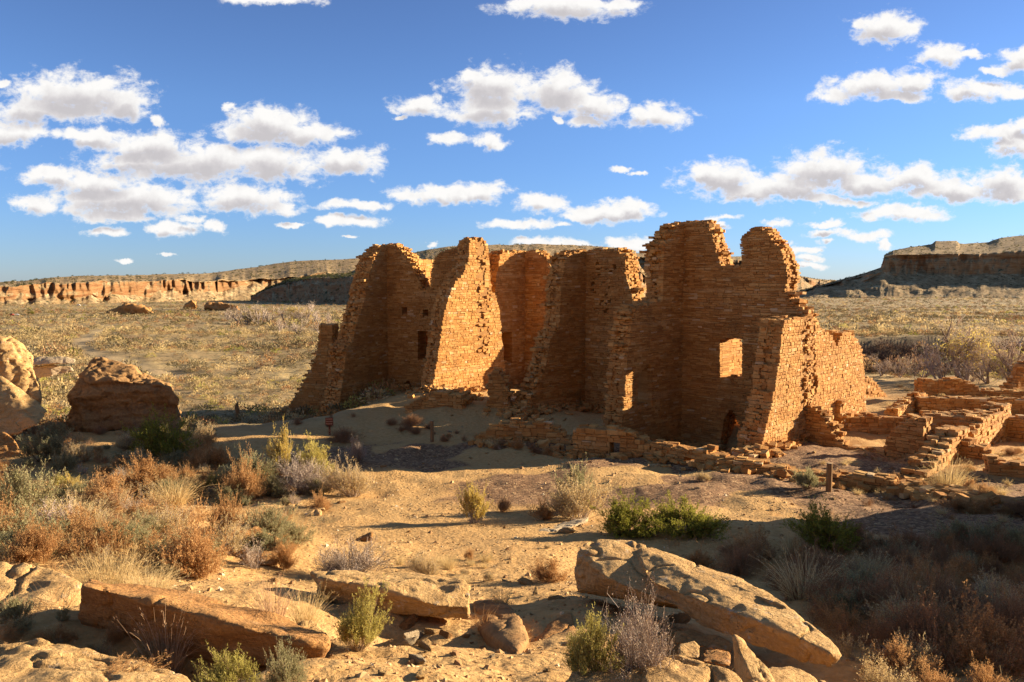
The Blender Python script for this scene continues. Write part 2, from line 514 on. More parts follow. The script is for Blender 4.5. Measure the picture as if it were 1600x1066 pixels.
def build_ground():
    fa = np.radians(np.linspace(-42, 42, 430))
    ba = np.radians(np.linspace(42, 318, 71))[1:-1]
    ang = np.concatenate([fa, ba])
    rr = np.concatenate([np.geomspace(0.35, 40, 430), np.geomspace(40, 9000, 250)[1:]])
    A, R = np.meshgrid(ang, rr)
    X, Y = R * np.sin(A), R * np.cos(A)
    Z = H(X, Y)
    nr, na = R.shape
    idx = np.arange(nr * na).reshape(nr, na)
    nx = np.roll(idx, -1, axis=1)
    quads = np.stack([idx[:-1], idx[1:], nx[1:], nx[:-1]], -1).reshape(-1, 4)
    verts = np.stack([X, Y, Z], -1).reshape(-1, 3)
    me = new_mesh("ground", verts, quads, [M_GROUND], smooth=True)
    bm = bmesh.new()
    bm.from_mesh(me)
    bm.verts.ensure_lookup_table()
    bm.faces.new([bm.verts[i] for i in idx[0]])
    bm.normal_update()
    if sum(f.normal.z for f in bm.faces[:50] if True) < 0:
        bmesh.ops.reverse_faces(bm, faces=bm.faces[:])
    bm.to_mesh(me)
    bm.free()
    x, y = verts[:, 0], verts[:, 1]
    r = np.hypot(x, y)
    # packed gravel in front of the walls
    g = sstep(y, 16.0, 18.2) * (1 - sstep(y, 24.5, 28)) * sstep(x, -8.5, -4.5) * (1 - sstep(x, 11, 13))
    nz = fbm(x * 0.35, y * 0.35, oct=3, seed=31)
    g = g * sstep(nz + 0.35 * (x - 1) / 10 + 0.25, -0.25, 0.25)
    g = g * (1 - 0.9 * np.exp(-((x + 3.2) ** 2 / 6 + (y - 19.5) ** 2 / 8)))
    g = g + 0.8 * sstep(y, 12, 14.5) * (1 - sstep(y, 19, 22)) * sstep(x, 4.5, 7.5) * (1 - sstep(x, 15, 18))
    pl = sstep(r + 4 * fbm(x * 0.15, y * 0.15, oct=2, seed=33), 42, 56)
    left = sstep(-x, 5, 9) * sstep(y, 27, 33)
    pl = np.clip(pl + left, 0, 1)
    tr = (1 - sstep(seg_dist(x, y, TRACK) + 0.8 * fbm(x * 0.4, y * 0.4, oct=2, seed=35), 0.6, 2.0)) * pl * 0.4
    e = 113 + 4 * vnoise(x * 0.05, x * 0.0 + 3.1, seed=5)
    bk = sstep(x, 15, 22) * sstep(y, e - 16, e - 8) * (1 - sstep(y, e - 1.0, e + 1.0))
    for nm, v in (('gravel', g), ('plain', pl), ('track', tr), ('bank', bk)):
        at = me.attributes.new(nm, 'FLOAT', 'POINT')
        at.data.foreach_set('value', np.asarray(v, np.float32))
    o = link("ground", me)
    tag(o, kind='structure')


build_ground()


# ---------------------------------------------------------------- far mesas
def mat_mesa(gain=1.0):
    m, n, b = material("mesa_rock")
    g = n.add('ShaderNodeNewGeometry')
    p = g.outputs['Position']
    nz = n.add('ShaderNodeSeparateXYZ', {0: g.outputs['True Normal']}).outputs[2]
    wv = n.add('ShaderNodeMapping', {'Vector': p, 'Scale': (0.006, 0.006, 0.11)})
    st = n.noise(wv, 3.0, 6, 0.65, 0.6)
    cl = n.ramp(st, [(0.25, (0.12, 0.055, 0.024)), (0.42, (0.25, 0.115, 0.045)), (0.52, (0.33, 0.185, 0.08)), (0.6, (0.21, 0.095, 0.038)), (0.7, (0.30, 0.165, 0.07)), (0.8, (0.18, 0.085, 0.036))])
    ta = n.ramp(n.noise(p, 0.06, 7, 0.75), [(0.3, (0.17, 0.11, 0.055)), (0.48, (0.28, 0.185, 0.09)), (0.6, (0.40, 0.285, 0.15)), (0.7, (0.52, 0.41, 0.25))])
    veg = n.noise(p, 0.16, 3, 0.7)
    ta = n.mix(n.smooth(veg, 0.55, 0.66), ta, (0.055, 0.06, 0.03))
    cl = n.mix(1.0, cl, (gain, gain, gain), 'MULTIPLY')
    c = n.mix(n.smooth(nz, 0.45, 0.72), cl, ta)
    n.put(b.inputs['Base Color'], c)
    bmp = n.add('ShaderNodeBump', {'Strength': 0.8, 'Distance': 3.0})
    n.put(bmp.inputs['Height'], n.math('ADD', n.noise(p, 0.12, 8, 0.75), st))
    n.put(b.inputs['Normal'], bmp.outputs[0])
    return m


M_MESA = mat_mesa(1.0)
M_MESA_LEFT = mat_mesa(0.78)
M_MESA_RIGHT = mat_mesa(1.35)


JUNIPERS = []


def mesa(name, keys, label, seed, flute=5.0, n=1100, ridge_rough=1.0, turning=False, mat=None, ragged=1.0):
    """keys: px, distance of the foot, then pixel heights of foot, cliff bottom, cliff top, ridge and the depth of each step"""
    K = np.array(keys, float)
    px = np.linspace(K[0, 0], K[-1, 0], n)
    col = [np.interp(px, K[:, 0], K[:, i]) for i in range(1, K.shape[1])]
    d0, yb, yc0, yc1, yr, s1, s2, s3 = col
    q_ = px * 1.0
    cut = np.clip((yc0 - yc1) / 12.0, 0, 1) * ragged
    yc1 = yc1 + 1.6 * cut * fbm(q_ / 22.0, q_ * 0 + seed, oct=3, seed=seed + 51)
    yc0 = yc0 + 3.4 * cut * fbm(q_ / 16.0, q_ * 0 + seed, oct=3, seed=seed + 52)
    yr = yr + 0.8 * fbm(q_ / 40.0, q_ * 0 + seed, oct=3, seed=seed + 53)
    gx = (px - 800) / F_PX
    depth = [d0 - s1 * 0.5, d0, d0 + s1, d0 + s1 + s2, d0 + s1 + s2 + s3]
    ypx = [yb, yb, yc0, yc1, yr]
    rows_d, rows_z, rows_k = [], [], []
    segs = [2, 16, 16, 22]
    hs = []
    for i in range(5):
        hs.append(-((ypx[i] - 435.0) / F_PX) * depth[i])
    hs[0] = hs[0] - 12
    for i in range(4):
        for k in range(segs[i]):
            t = k / segs[i]
            tt = t if i != 1 else t ** 1.25
            rows_d.append(depth[i] * (1 - t) + depth[i + 1] * t)
            rows_z.append(hs[i] * (1 - tt) + hs[i + 1] * tt)
            rows_k.append(i)
    rows_d.append(depth[4])
    rows_z.append(hs[4])
    rows_k.append(3)
    rows_d.append(depth[4] + s3 * 2)
    rows_z.append(hs[4] - 30)
    rows_k.append(4)
    D = np.array(rows_d)
    Z = np.array(rows_z)
    kk = np.array(rows_k)[:, None] * np.ones((1, n))
    X = gx[None, :] * D
    Y = D.copy()
    sc = d0[None, :] / 700.0
    # fluting and broken blocks of the cliff band, gullies in the talus
    s = np.cumsum(np.hypot(np.diff(X[4], prepend=X[4, 0]), np.diff(Y[4], prepend=Y[4, 0])))[None, :] * np.ones_like(Z) / sc
    f1 = fbm(s / 26.0, Z / sc / 40.0, oct=4, seed=seed)
    f2 = np.abs(fbm(s / 9.0, Z / sc / 30.0 + 7, oct=3, seed=seed + 5))
    onc = np.where((kk == 2), 1.0, np.where(kk == 1, 0.10, np.where(kk == 3, 0.25, 0)))
    turn = np.clip(np.gradient(d0) / (np.abs(np.gradient(d0)).max() + 1e-9) * 4 + 0.9, 0.12, 1.0)[None, :] if turning else 1.0
    f1 = f1 * (0.45 + 0.9 * np.abs(fbm(s / 90.0, s * 0 + 1.5, oct=2, seed=seed + 7)))
    push = (flute * 2.6 * f1 + flute * 1.6 * f2 * np.where(vnoise(s / 55.0, s * 0 + 8.5, seed=seed + 8) > 0.1, 1.8, 0.7)) * onc * sc * turn
    push = push + np.where(kk == 2, 4.5, np.where(kk == 1, 1.0, np.where(kk == 3, 2.5, 0))) * sc * vnoise(Z / sc / 3.3 + 0.6 * f1, f1 * 0 + 4.4, seed=seed + 2)
    L = np.hypot(X, Y)
    X = X + X / L * push
    Y = Y + Y / L * push
    rough = np.where(kk == 1, 1.3, np.where(kk == 2, 1.0, np.where(kk == 3, 0.55 * ridge_rough, 0)))
    Z = Z + rough * sc * fbm(s / 14.0, D / sc / 14.0, oct=5, seed=seed + 9)
    gully = np.where(kk == 1, -2.4 * np.abs(fbm(s / 30.0, D / sc / 120.0, oct=3, seed=seed + 12)), 0)
    Z = Z + gully * sc * (0.4 + 0.6 * min(ragged, 1))
    nr, nc = Z.shape
    idx = np.arange(nr * nc).reshape(nr, nc)
    q = np.stack([idx[:-1, :-1], idx[:-1, 1:], idx[1:, 1:], idx[1:, :-1]], -1).reshape(-1, 4)
    me = new_mesh(name, np.stack([X, Y, Z], -1).reshape(-1, 3), q, [mat or M_MESA], smooth=True)
    o = link(name, me)
    tag(o, label, kind='structure')
    r_ = np.random.default_rng(seed)
    pk = r_.choice(nr * nc, 2600)
    kf = kk.reshape(-1)[pk]
    keep = ((kf == 3) & (r_.random(2600) < 0.75)) | ((kf == 1) & (r_.random(2600) < 0.16))
    JUNIPERS.append(np.stack([X, Y, Z], -1).reshape(-1, 3)[pk][keep])
    return o


#      px   d0   foot cliff0 cliff1 ridge  s1   s2  s3
mesa("mesa", [
    (-420, 520, 486, 462, 442, 440, 25, 6, 160),
    (-60, 640, 484, 462, 443, 440, 30, 7, 200),
    (0, 655, 478, 466, 447, 441, 30, 7, 220),
    (60, 690, 477, 466, 443, 436, 32, 7, 230),
    (150, 760, 475, 462, 440, 431, 36, 7, 250),
    (250, 860, 474, 460, 439, 430, 42, 8, 280),
    (330, 960, 471, 456, 440, 427, 50, 8, 330),
    (400, 1060, 470, 446, 437, 418, 60, 9, 380),
    (430, 1090, 470, 446, 436, 412, 60, 12, 400),
    (470, 1120, 471, 444, 430, 408, 60, 12, 420),
    (560, 1190, 472, 440, 424, 406, 60, 14, 420),
    (640, 1250, 472, 436, 418, 402, 60, 14, 460)],
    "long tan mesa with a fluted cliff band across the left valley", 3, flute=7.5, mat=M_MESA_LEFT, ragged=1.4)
mesa("mesa", [  # added bluff turned from the sun, standing in for a cast shadow
    (392, 905, 471, 467, 466, 465, 20, 6, 30),
    (412, 880, 472, 458, 456, 454, 24, 7, 40),
    (450, 830, 473, 447, 442, 437, 30, 8, 60),
    (490, 780, 475, 444, 436, 431, 34, 9, 70),
    (560, 700, 478, 442, 432, 427, 36, 10, 80),
    (650, 630, 480, 440, 430, 424, 36, 10, 80)],
    "bluff added to stand in for the shadow cast on the long tan mesa", 43, flute=2.0)
mesa("mesa", [
    (560, 1050, 470, 440, 424, 412, 120, 30, 500),
    (640, 1100, 470, 430, 416, 396, 120, 30, 500),
    (700, 1150, 470, 424, 408, 386, 120, 30, 500),
    (775, 1200, 470, 420, 406, 383, 120, 30, 500),
    (840, 1250, 470, 420, 404, 381, 120, 30, 500),
    (900, 1280, 470, 425, 405, 384, 120, 30, 480),
    (965, 1300, 470, 436, 406, 388, 120, 20, 460),
    (992, 1320, 472, 440, 408, 393, 110, 15, 430),
    (999, 1340, 470, 441, 423, 416, 100, 12, 150),
    (1015, 1400, 470, 444, 438, 434, 80, 12, 100),
    (1060, 1450, 472, 458, 455, 452, 60, 12, 100)],
    "grey juniper dotted mesa behind the ruin's middle towers", 13, flute=7)
mesa("mesa", [
    (940, 2700, 470, 430, 400, 394, 260, 60, 900),
    (1020, 2700, 470, 430, 402, 395, 260, 60, 900),
    (1100, 2650, 470, 432, 404, 399, 260, 60, 900),
    (1160, 2600, 468, 432, 408, 402, 260, 60, 900),
    (1226, 2500, 462, 432, 415, 411, 240, 40, 700),
    (1238, 2500, 460, 432, 418, 416, 240, 40, 500),
    (1246, 2520, 458, 436, 432, 431, 240, 40, 300),
    (1275, 2600, 456, 440, 438, 436, 240, 40, 300),
    (1330, 2800, 452, 443, 442, 440, 240, 40, 300),
    (1420, 3000, 450, 445, 444, 443, 240, 40, 300)],
    "far bluff stepping down to the gap in the valley", 23, flute=8)
mesa("mesa", [
    (1195, 1404, 466, 466, 465, 464, 78, 20.8, 156),
    (1250, 1391, 466, 459, 456, 454, 78, 20.8, 156),
    (1300, 1378, 466, 449, 444, 440, 104, 20.8, 156),
    (1350, 1365, 466, 438, 430, 427, 130, 26, 182),
    (1374, 1352, 466, 426, 420, 418, 156, 15.6, 234),
    (1379, 1352, 466, 426, 402, 398, 156, 15.6, 312),
    (1392, 1352, 466, 427, 399, 392, 156, 18.2, 338),
    (1420, 1352, 466, 428, 398, 386, 156, 18.2, 390),
    (1452, 1349.4, 466, 428, 398, 382, 156, 18.2, 416),
    (1457, 1349.4, 466, 428, 398, 378, 156, 18.2, 416),
    (1490, 1346.8, 466, 428, 398, 377, 156, 18.2, 416),
    (1495, 1346.8, 466, 428, 398, 381, 156, 18.2, 416),
    (1540, 1344.2, 466, 428, 396, 379, 156, 18.2, 442),
    (1556, 1344.2, 466, 428, 395, 373, 156, 18.2, 468),
    (1600, 1339, 466, 428, 392, 368, 156, 18.2, 468),
    (1760, 1326, 466, 425, 386, 360, 156, 18.2, 520),
    (2000, 1313, 466, 420, 378, 352, 156, 18.2, 520)],
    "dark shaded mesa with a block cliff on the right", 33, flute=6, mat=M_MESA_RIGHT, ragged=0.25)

# ---------------------------------------------------------------- masonry
SKIP = [0]


def pt_in_rows(poly, z):
    """s-intervals of a polygon at height z"""
    xs = []
    n = len(poly)
    for i in range(n):
        (a, za), (b, zb) = poly[i], poly[(i + 1) % n]
        if (za <= z) != (zb <= z):
            xs.append(a + (z - za) / (zb - za) * (b - a))
    xs.sort()
    return [(xs[i], xs[i + 1]) for i in range(0, len(xs) - 1, 2)]


def sub_iv(ivs, holes):
    out = list(ivs)
    for h0, h1 in holes:
        nx = []
        for a, b in out:
            if h1 <= a or h0 >= b:
                nx.append((a, b))
            else:
                if h0 - a > 0.03:
                    nx.append((a, h0))
                if b - h1 > 0.03:
                    nx.append((h1, b))
        out = nx
    return out


class Masonry:
    def __init__(self, seed):
        self.v, self.f, self.m = [], [], []
        self.rng = random.Random(seed)

    def stone(self, o, ex, ey, ez, sx, sy, sz, jit, inset, both=True):
        """box stone from corner o along ex (length), ey (inward), ez (up) with worn front edges"""
        R = self.rng
        b = len(self.v)
        j = lambda: R.uniform(-jit, jit)
        i = min(inset, sx * 0.3, sz * 0.3)
        c = [(0, 0), (sx, 0), (sx, sz), (0, sz)]
        jt = [(j(), j(), j()) for _ in range(4)]
        for k, (x, z) in enumerate(c):      # front rim
            self.v.append(o + ex * (x + jt[k][0]) + ey * (i * 0.9 + jt[k][1]) + ez * (z + jt[k][2]))
        for k, (x, z) in enumerate(c):      # front face
            xx = x + (i if x == 0 else -i) + jt[k][0]
            zz = z + (i if z == 0 else -i) + jt[k][2]
            self.v.append(o + ex * xx + ey * (jt[k][1] * 0.6) + ez * zz)
        for k, (x, z) in enumerate(c):      # back
            self.v.append(o + ex * (x + j() * 0.5) + ey * sy + ez * (z + j() * 0.5))
        F = [(4, 5, 6, 7), (0, 1, 5, 4), (1, 2, 6, 5), (2, 3, 7, 6), (3, 0, 4, 7),
             (0, 8, 9, 1), (1, 9, 10, 2), (2, 10, 11, 3), (3, 11, 8, 0), (8, 11, 10, 9)]
        for f in F:
            self.f.append(tuple(b + q for q in f))
            self.m.append(0)

    def box(self, o, ex, ey, ez, sx, sy, sz):
        b = len(self.v)
        for dz in (0, sz):
            for x, y in ((0, 0), (sx, 0), (sx, sy), (0, sy)):
                self.v.append(o + ex * x + ey * y + ez * dz)
        for f in ((0, 1, 5, 4), (1, 2, 6, 5), (2, 3, 7, 6), (3, 0, 4, 7), (4, 5, 6, 7), (3, 2, 1, 0)):
            self.f.append(tuple(b + q for q in f))
            self.m.append(1)

    def wall(self, p0, p1, prof, holes=(), th=0.75, ch=(0.085, 0.165), sl=(0.14, 0.46), proud=0.03, raw=False, rag=0.04, bat=0.0, seam=()):
        """p0,p1: plan points of the face the camera sees; prof: outline on that face (photo px, or s,z pairs when raw)"""
        R = self.rng
        P0 = Vector((p0[0], p0[1], 0))
        d = Vector((p1[0] - p0[0], p1[1] - p0[1], 0))
        ex = d.normalized()
        ey = Vector((-ex.y, ex.x, 0))
        mid = P0 + d * 0.5
        if ey.dot(mid) < 0:
            ey = -ey
        ez = Vector((0, 0, 1))

        def to_sz(px, py):
            a, b = ray(px, py)
            # solve P0 + s*ex = t*(a,1)
            det = ex.x * (-1) - (-a) * ex.y
            s = ((-P0.x) * (-1) - (-a) * (-P0.y)) / det
            y = P0.y + s * ex.y
            return (s, b * y)
        poly = [tuple(q) if raw else to_sz(*q) for q in prof]
        hol = [[tuple(q) if raw else to_sz(*q) for q in h] for h in holes]
        zmin = min(q[1] for q in poly)
        zmax = max(q[1] for q in poly)
        z = zmin
        rows = []
        while z < zmax:
            h = R.uniform(*ch)
            zc = z + h / 2
            iv = pt_in_rows(poly, zc)
            iv = [(a + R.uniform(-rag, rag), b + R.uniform(-rag, rag)) for a, b in iv]
            hv, nt = [], set()
            for hp in hol:
                hh_ = pt_in_rows(hp, zc)
                hv += hh_
                if len(hp) == 4:
                    for q0, q1 in hh_:
                        nt.update((q0, q1))
            rows.append((z, h, [(a, b) for a, b in sub_iv(iv, hv) if b - a > 0.08], nt))
            z += h
        off = R.uniform(0, 99)
        for ri, (z, h, ivs, neat) in enumerate(rows):
            above = rows[ri + 1][2] if ri + 1 < len(rows) else []
            for a, b in ivs:
                # facing stones, front then back
                for side in (0, 1):
                    aa, bb = a, b
                    if side:
                        if a not in neat:
                            aa += 0.14 * mnoise.noise(Vector((off, z * 1.3, 3)))
                        if b not in neat:
                            bb += 0.14 * mnoise.noise(Vector((off + 9, z * 1.3, 5)))
                    s = aa
                    big = 1.0 if not side else 1.7
                    while s < bb - 0.03:
                        l = R.uniform(*sl) * big
                        if bb - (s + l) < sl[0] * 0.6:
                            l = bb - s
                        e = R.uniform(0.001, 0.006)
                        pr = R.random() ** 2 * proud
                        hh = h
                        if R.random() < 0.05:
                            pr -= 0.015
                        dep = min(th * 0.42, R.uniform(0.18, 0.3))
                        if side == 0:
                            in_seam = any(s0 <= s + l / 2 <= s1 and z0 <= z <= z1 for s0, s1, z0, z1 in seam_sz(seam, to_sz))
                            if in_seam:
                                pr += R.uniform(-0.12, 0.10)
                                if R.random() < 0.3:
                                    s += l
                                    continue
                            o = P0 + ex * (s + e) + ey * (-pr + bat * (z - zmin)) + ez * (z + e)
                            jt_, in_ = (0.008 if not in_seam else 0.03), R.uniform(0.007, 0.016)
                            if h > 0.085 and R.random() < 0.34:      # two thin stones in one course
                                h1 = hh * R.uniform(0.35, 0.65)
                                l1 = l * R.uniform(0.4, 0.7) if l > 0.24 and R.random() < 0.5 else l
                                self.stone(o, ex, ey, ez, l - 2 * e, dep + pr, h1 - e, jt_, in_ * 0.7)
                                self.stone(o + ez * h1, ex, ey, ez, l1 - 2 * e, dep + pr, hh - h1 - 2 * e, jt_, in_ * 0.7)
                                if l1 < l:
                                    self.stone(o + ez * h1 + ex * l1, ex, ey, ez, l - l1 - 2 * e, dep + pr, hh - h1 - 2 * e, jt_, in_ * 0.7)
                            else:
                                self.stone(o, ex, ey, ez, l - 2 * e, dep + pr, hh - 2 * e + R.uniform(-0.012, 0.006), jt_ * 1.4, in_)
                        else:
                            o = P0 + ex * (s + e) + ey * (th + pr) + ez * (z + e)
                            self.stone(o, ex, -ey, ez, l - 2 * e, dep + pr, hh - 2 * e, 0.012, 0.014)
                        s += l
                # earth and rubble core
                if b - a > 0.2:
                    self.box(P0 + ex * (a + 0.09) + ey * (0.035 + bat * (z - zmin)) + ez * z, ex, ey, ez, b - a - 0.18, th - 0.07 - bat * (z - zmin), h)
                # exposed rubble at the broken ends and on the broken top
                for end, sg in ((a, 1), (b, -1)):
                    if end in neat:          # dressed jamb of an opening
                        ln = 0.12
                        self.stone(P0 + ex * (end if sg > 0 else end - ln) + ey * (th * 0.2) + ez * (z + 0.004), ex, ey, ez, ln, th * 0.6, h - 0.008, 0.004, 0.004)
                        continue
                    y = 0.12
                    while y < th - 0.1:
                        w = R.uniform(0.12, 0.26)
                        if R.random() < 0.85:
                            ln = R.uniform(0.12, 0.24)
                            o = P0 + ex * (end + R.uniform(-0.045, 0.05) + (0 if sg > 0 else -ln)) + ey * y + ez * (z + R.uniform(-0.01, 0.02))
                            self.stone(o, ex, ey, ez, ln, w * 0.95, h * R.uniform(0.8, 1.0), 0.02, 0.015)
                        y += w
                for c0, c1 in sub_iv([(a, b)], above):
                    s = c0
                    while s < c1 - 0.06:
                        l = R.uniform(0.14, 0.34)
                        y = 0.06
                        while y < th - 0.12:
                            w = R.uniform(0.14, 0.3)
                            if R.random() < 0.8:
                                o = P0 + ex * s + ey * y + ez * (z + h * R.uniform(0.15, 0.7))
                                a2 = R.uniform(-0.5, 0.5)
                                e1 = (ex * math.cos(a2) + ey * math.sin(a2))
                                e2 = Vector((-e1.y, e1.x, 0))
                                if e2.dot(ey) < 0:
                                    e2 = -e2
                                self.stone(o, e1, e2, ez, l * 0.95, w * 0.95, R.uniform(0.06, 0.13), 0.02, 0.018)
                            y += w
                        s += l

    def rubble(self, pts, size=(0.1, 0.3)):
        """loose stones, pts = (x,y,z)"""
        R = self.rng
        for x, y, z in pts:
            a = R.uniform(0, 6.28)
            t = R.uniform(-0.35, 0.35)
            e1 = Vector((math.cos(a), math.sin(a), t)).normalized()
            e3 = Vector((R.uniform(-0.3, 0.3), R.uniform(-0.3, 0.3), 1)).normalized()
            e2 = e3.cross(e1).normalized()
            e3 = e1.cross(e2).normalized()
            s = R.uniform(*size)
            self.stone(Vector((x, y, z)), e1, e2, e3, s, s * R.uniform(0.5, 0.9), s * R.uniform(0.3, 0.6), s * 0.1, s * 0.12)

    def build(self, name, parent=None):
        me = bpy.data.meshes.new(name)
        me.from_pydata([tuple(q) for q in self.v], [], self.f)
        me.materials.append(M_STONE)
        me.materials.append(M_MORTAR)
        me.polygons.foreach_set('material_index', np.array(self.m, np.int32))
        me.update()
        bm = bmesh.new()
        bm.from_mesh(me)
        bmesh.ops.recalc_face_normals(bm, faces=bm.faces[:])
        bm.to_mesh(me)
        bm.free()
        return link(name, me, parent)


def seam_sz(seam, to_sz):
    out = []
    for (x0, y0, x1, y1) in seam:
        a, z1 = to_sz(x0, y0)
        b, z0 = to_sz(x1, y1)
        out.append((min(a, b), max(a, b), min(z0, z1), max(z0, z1)))
    return out


def line_pt(p, d, px):
    """point where the plan line p + t d is seen at photo column px"""
    a = (px - 800) / F_PX
    # vertical shift of columns by the camera's pitch is ignored: it only matters by centimetres
    t = (a * p[1] - p[0]) / (d[0] - a * d[1])
    return (p[0] + t * d[0], p[1] + t * d[1])


U = (0.713, 0.701)
LD = (0.701, -0.713)
N0 = (7.43, 24.0)
J0 = (9.87, 26.4)
C0 = (6.43, 29.9)
CE = (3.08, 33.3)


def step(p, d, t):
    return (p[0] + d[0] * t, p[1] + d[1] * t)


def ruin(label):
    return label


def block(label, loc, cat="ruined building"):
    o = empty("ruined_building", loc)
    tag(o, label, cat, "standing blocks of the great ruin")
    return o


def put(ms, parent, label=None, name="wall"):
    o = ms.build(name, parent)
    o.location = -Vector(parent.location)
    if label:
        o['label'] = label
    return o


# --- right-hand tower
tb = block("tallest ruined block with a square window and a notched top", (8.0, 27.0, hz(8.0, 27.0)))
ms = Masonry(1)
ms.wall(N0, step(N0, U, 8.0),
        [(1176, 735), (1183, 722), (1191, 690), (1201, 650), (1212, 600), (1218, 560), (1222, 520), (1226, 503), (1238, 498), (1262, 499), (1268, 494),
         (1275, 505), (1285, 515), (1297, 522), (1302, 530), (1308, 540), (1313, 528), (1319, 519), (1326, 517), (1334, 522), (1343, 536), (1349, 560), (1352, 600), (1354, 650), (1354, 690), (1300, 735)],
        th=0.8, ch=(0.075, 0.14), sl=(0.10, 0.25), proud=0.010, seam=[(1258, 500, 1270, 650)])
put(ms, tb, "long sunlit side wall")
ms = Masonry(2)
ms.wall(C0, J0,
        [(1040, 720), (1040, 372), (1056, 364), (1066, 350), (1075, 346), (1092, 345), (1103, 352), (1112, 362), (1118, 385), (1124, 408), (1128, 417),
         (1141, 419), (1157, 419), (1157, 372), (1164, 365), (1172, 358), (1190, 358), (1200, 362), (1207, 375), (1216, 385), (1222, 395), (1228, 415),
         (1230, 440), (1226, 455), (1233, 466), (1242, 480), (1256, 492), (1262, 505), (1262, 740)],
        holes=[[(1125, 530), (1159, 529), (1159, 590), (1125, 591)],
               [(1140, 641), (1146, 645), (1150, 656), (1157, 668), (1164, 684), (1168, 705), (1122, 705), (1127, 682), (1132, 655)]],
        th=0.8, ch=(0.048, 0.105), sl=(0.12, 0.42), proud=0.018)
bk = step(step(C0, U, 2.3), LD, 0.9)
ms.wall(bk, step(bk, LD, 4.2), [(0, -7), (4.2, -7), (4.2, -4.35), (2.0, -4.2), (0, -4.1)], th=0.5, raw=True)  # low wall added behind the arch hole to keep it dark
put(ms, tb, "tall window wall with a gap in its top")
ms = Masonry(3)
de = step(C0, U, -3.4)
ms.wall(step(C0, U, 0.0), de,
        [(1075, 720), (1075, 350), (1062, 352), (1052, 366), (1046, 376), (1037, 382), (1036, 440), (1035, 470), (1016, 476), (1003, 478), (993, 485), (988, 500), (985, 520),
         (979, 570), (974, 640), (971, 680), (968, 720)],
        holes=[[(999, 583), (1017, 568), (1018, 633), (996, 635)]], th=0.8, ch=(0.048, 0.105), sl=(0.12, 0.40), proud=0.018, rag=0.05)
# the same wall carried on behind the window wall
ms.wall(step(C0, U, 0.7), step(C0, U, 5.0), [(0, -7), (4.3, -7), (4.3, -3.3), (3.6, -2.6), (2.6, -2.3), (1.2, -1.2), (0, -0.6)], th=0.8, raw=True)
put(ms, tb, "shaded cross wall with a slit doorway")

# --- middle tower
te = block("middle ruined block with rows of small sockets in its shaded face", (3.0, 32.5, hz(3, 32.5)))
ms = Masonry(4)
ms.wall(CE, step(CE, U, -3.6),
        [(918, 660), (918, 392), (905, 393), (892, 397), (884, 402), (880, 425), (876, 452), (875, 480), (873, 512), (860, 530), (854, 560), (846, 590), (838, 612), (822, 640), (806, 655), (800, 672)],
        th=0.8, ch=(0.048, 0.105), sl=(0.12, 0.40), proud=0.018)
ms.wall(step(CE, U, 0.7), step(CE, U, 4.2), [(0, -7), (3.5, -7), (3.5, -3.2), (2.6, -2.0), (1.2, -1.5), (0, -0.6)], th=0.8, raw=True)
put(ms, te, "cross wall broken to a long slope")
ms = Masonry(5)
rr = random.Random(9)
sock = []
for k in range(26):
    x, y = rr.uniform(925, 965), rr.uniform(412, 492)
    sock.append([(x - 2.5, y - 1.6), (x + 2.5, y - 1.6), (x + 2.5, y + 1.6), (x - 2.5, y + 1.6)])
ms.wall(CE, step(CE, LD, 3.0),
        [(906, 660), (906, 396), (915, 392), (930, 391), (950, 391), (963, 390), (970, 396), (977, 402), (978, 430), (984, 448), (989, 470), (988, 500), (978, 560), (972, 600), (968, 680)],
        holes=sock, th=0.8, ch=(0.06, 0.12), sl=(0.12, 0.4))
put(ms, te)

ms = Masonry(14)
ms.wall((4.0, 40.0), (6.3, 42.9), [(0, -7), (3.9, -7), (3.9, 1.2), (2.7, 0.9), (2.1, -0.6), (1.3, -1.9), (0.6, -2.7), (0, -3.2)], th=0.7, raw=True, ch=(0.1, 0.18), sl=(0.2, 0.5))  # added out of sight; its sloping top shades the walls to the left
put(ms, te, "unseen wall added behind the middle tower to cast shade")

# --- rear fragment between the left and middle towers
CF = (0.67, 42.0)
UF = (0.669, 0.743)
LF = (0.743, -0.669)
tf = block("low rear ruined block standing between the left and middle towers", (0.5, 41.5, hz(.5, 41.5)))
ms = Masonry(6)
ms.wall(CF, step(CF, UF, -2.6),
        [(824, 620), (824, 393), (812, 392), (800, 395), (788, 393), (781, 398), (778, 420), (774, 440), (772, 480), (772, 620)],
        holes=[[(783, 522), (800, 518), (800, 566), (783, 568)]], th=0.8, ch=(0.08, 0.15))
b3 = step(CF, (-0.743, 0.669), 1.75)
ms.wall(step(b3, UF, -2.4), step(b3, UF, 0.2), [(0, -7), (2.6, -7), (2.6, 0.2), (1.2, 0.4), (0, -0.6)], th=0.5, raw=True)  # backing wall added so the doorway looks dark inside
put(ms, tf)
ms = Masonry(7)
ms.wall(CF, step(CF, LF, 2.4),
        [(815, 620), (815, 396), (822, 394), (833, 392), (842, 396), (850, 404), (858, 412), (863, 425), (862, 440), (858, 460), (862, 500), (870, 620)],
        th=0.8, ch=(0.08, 0.15))
put(ms, tf)

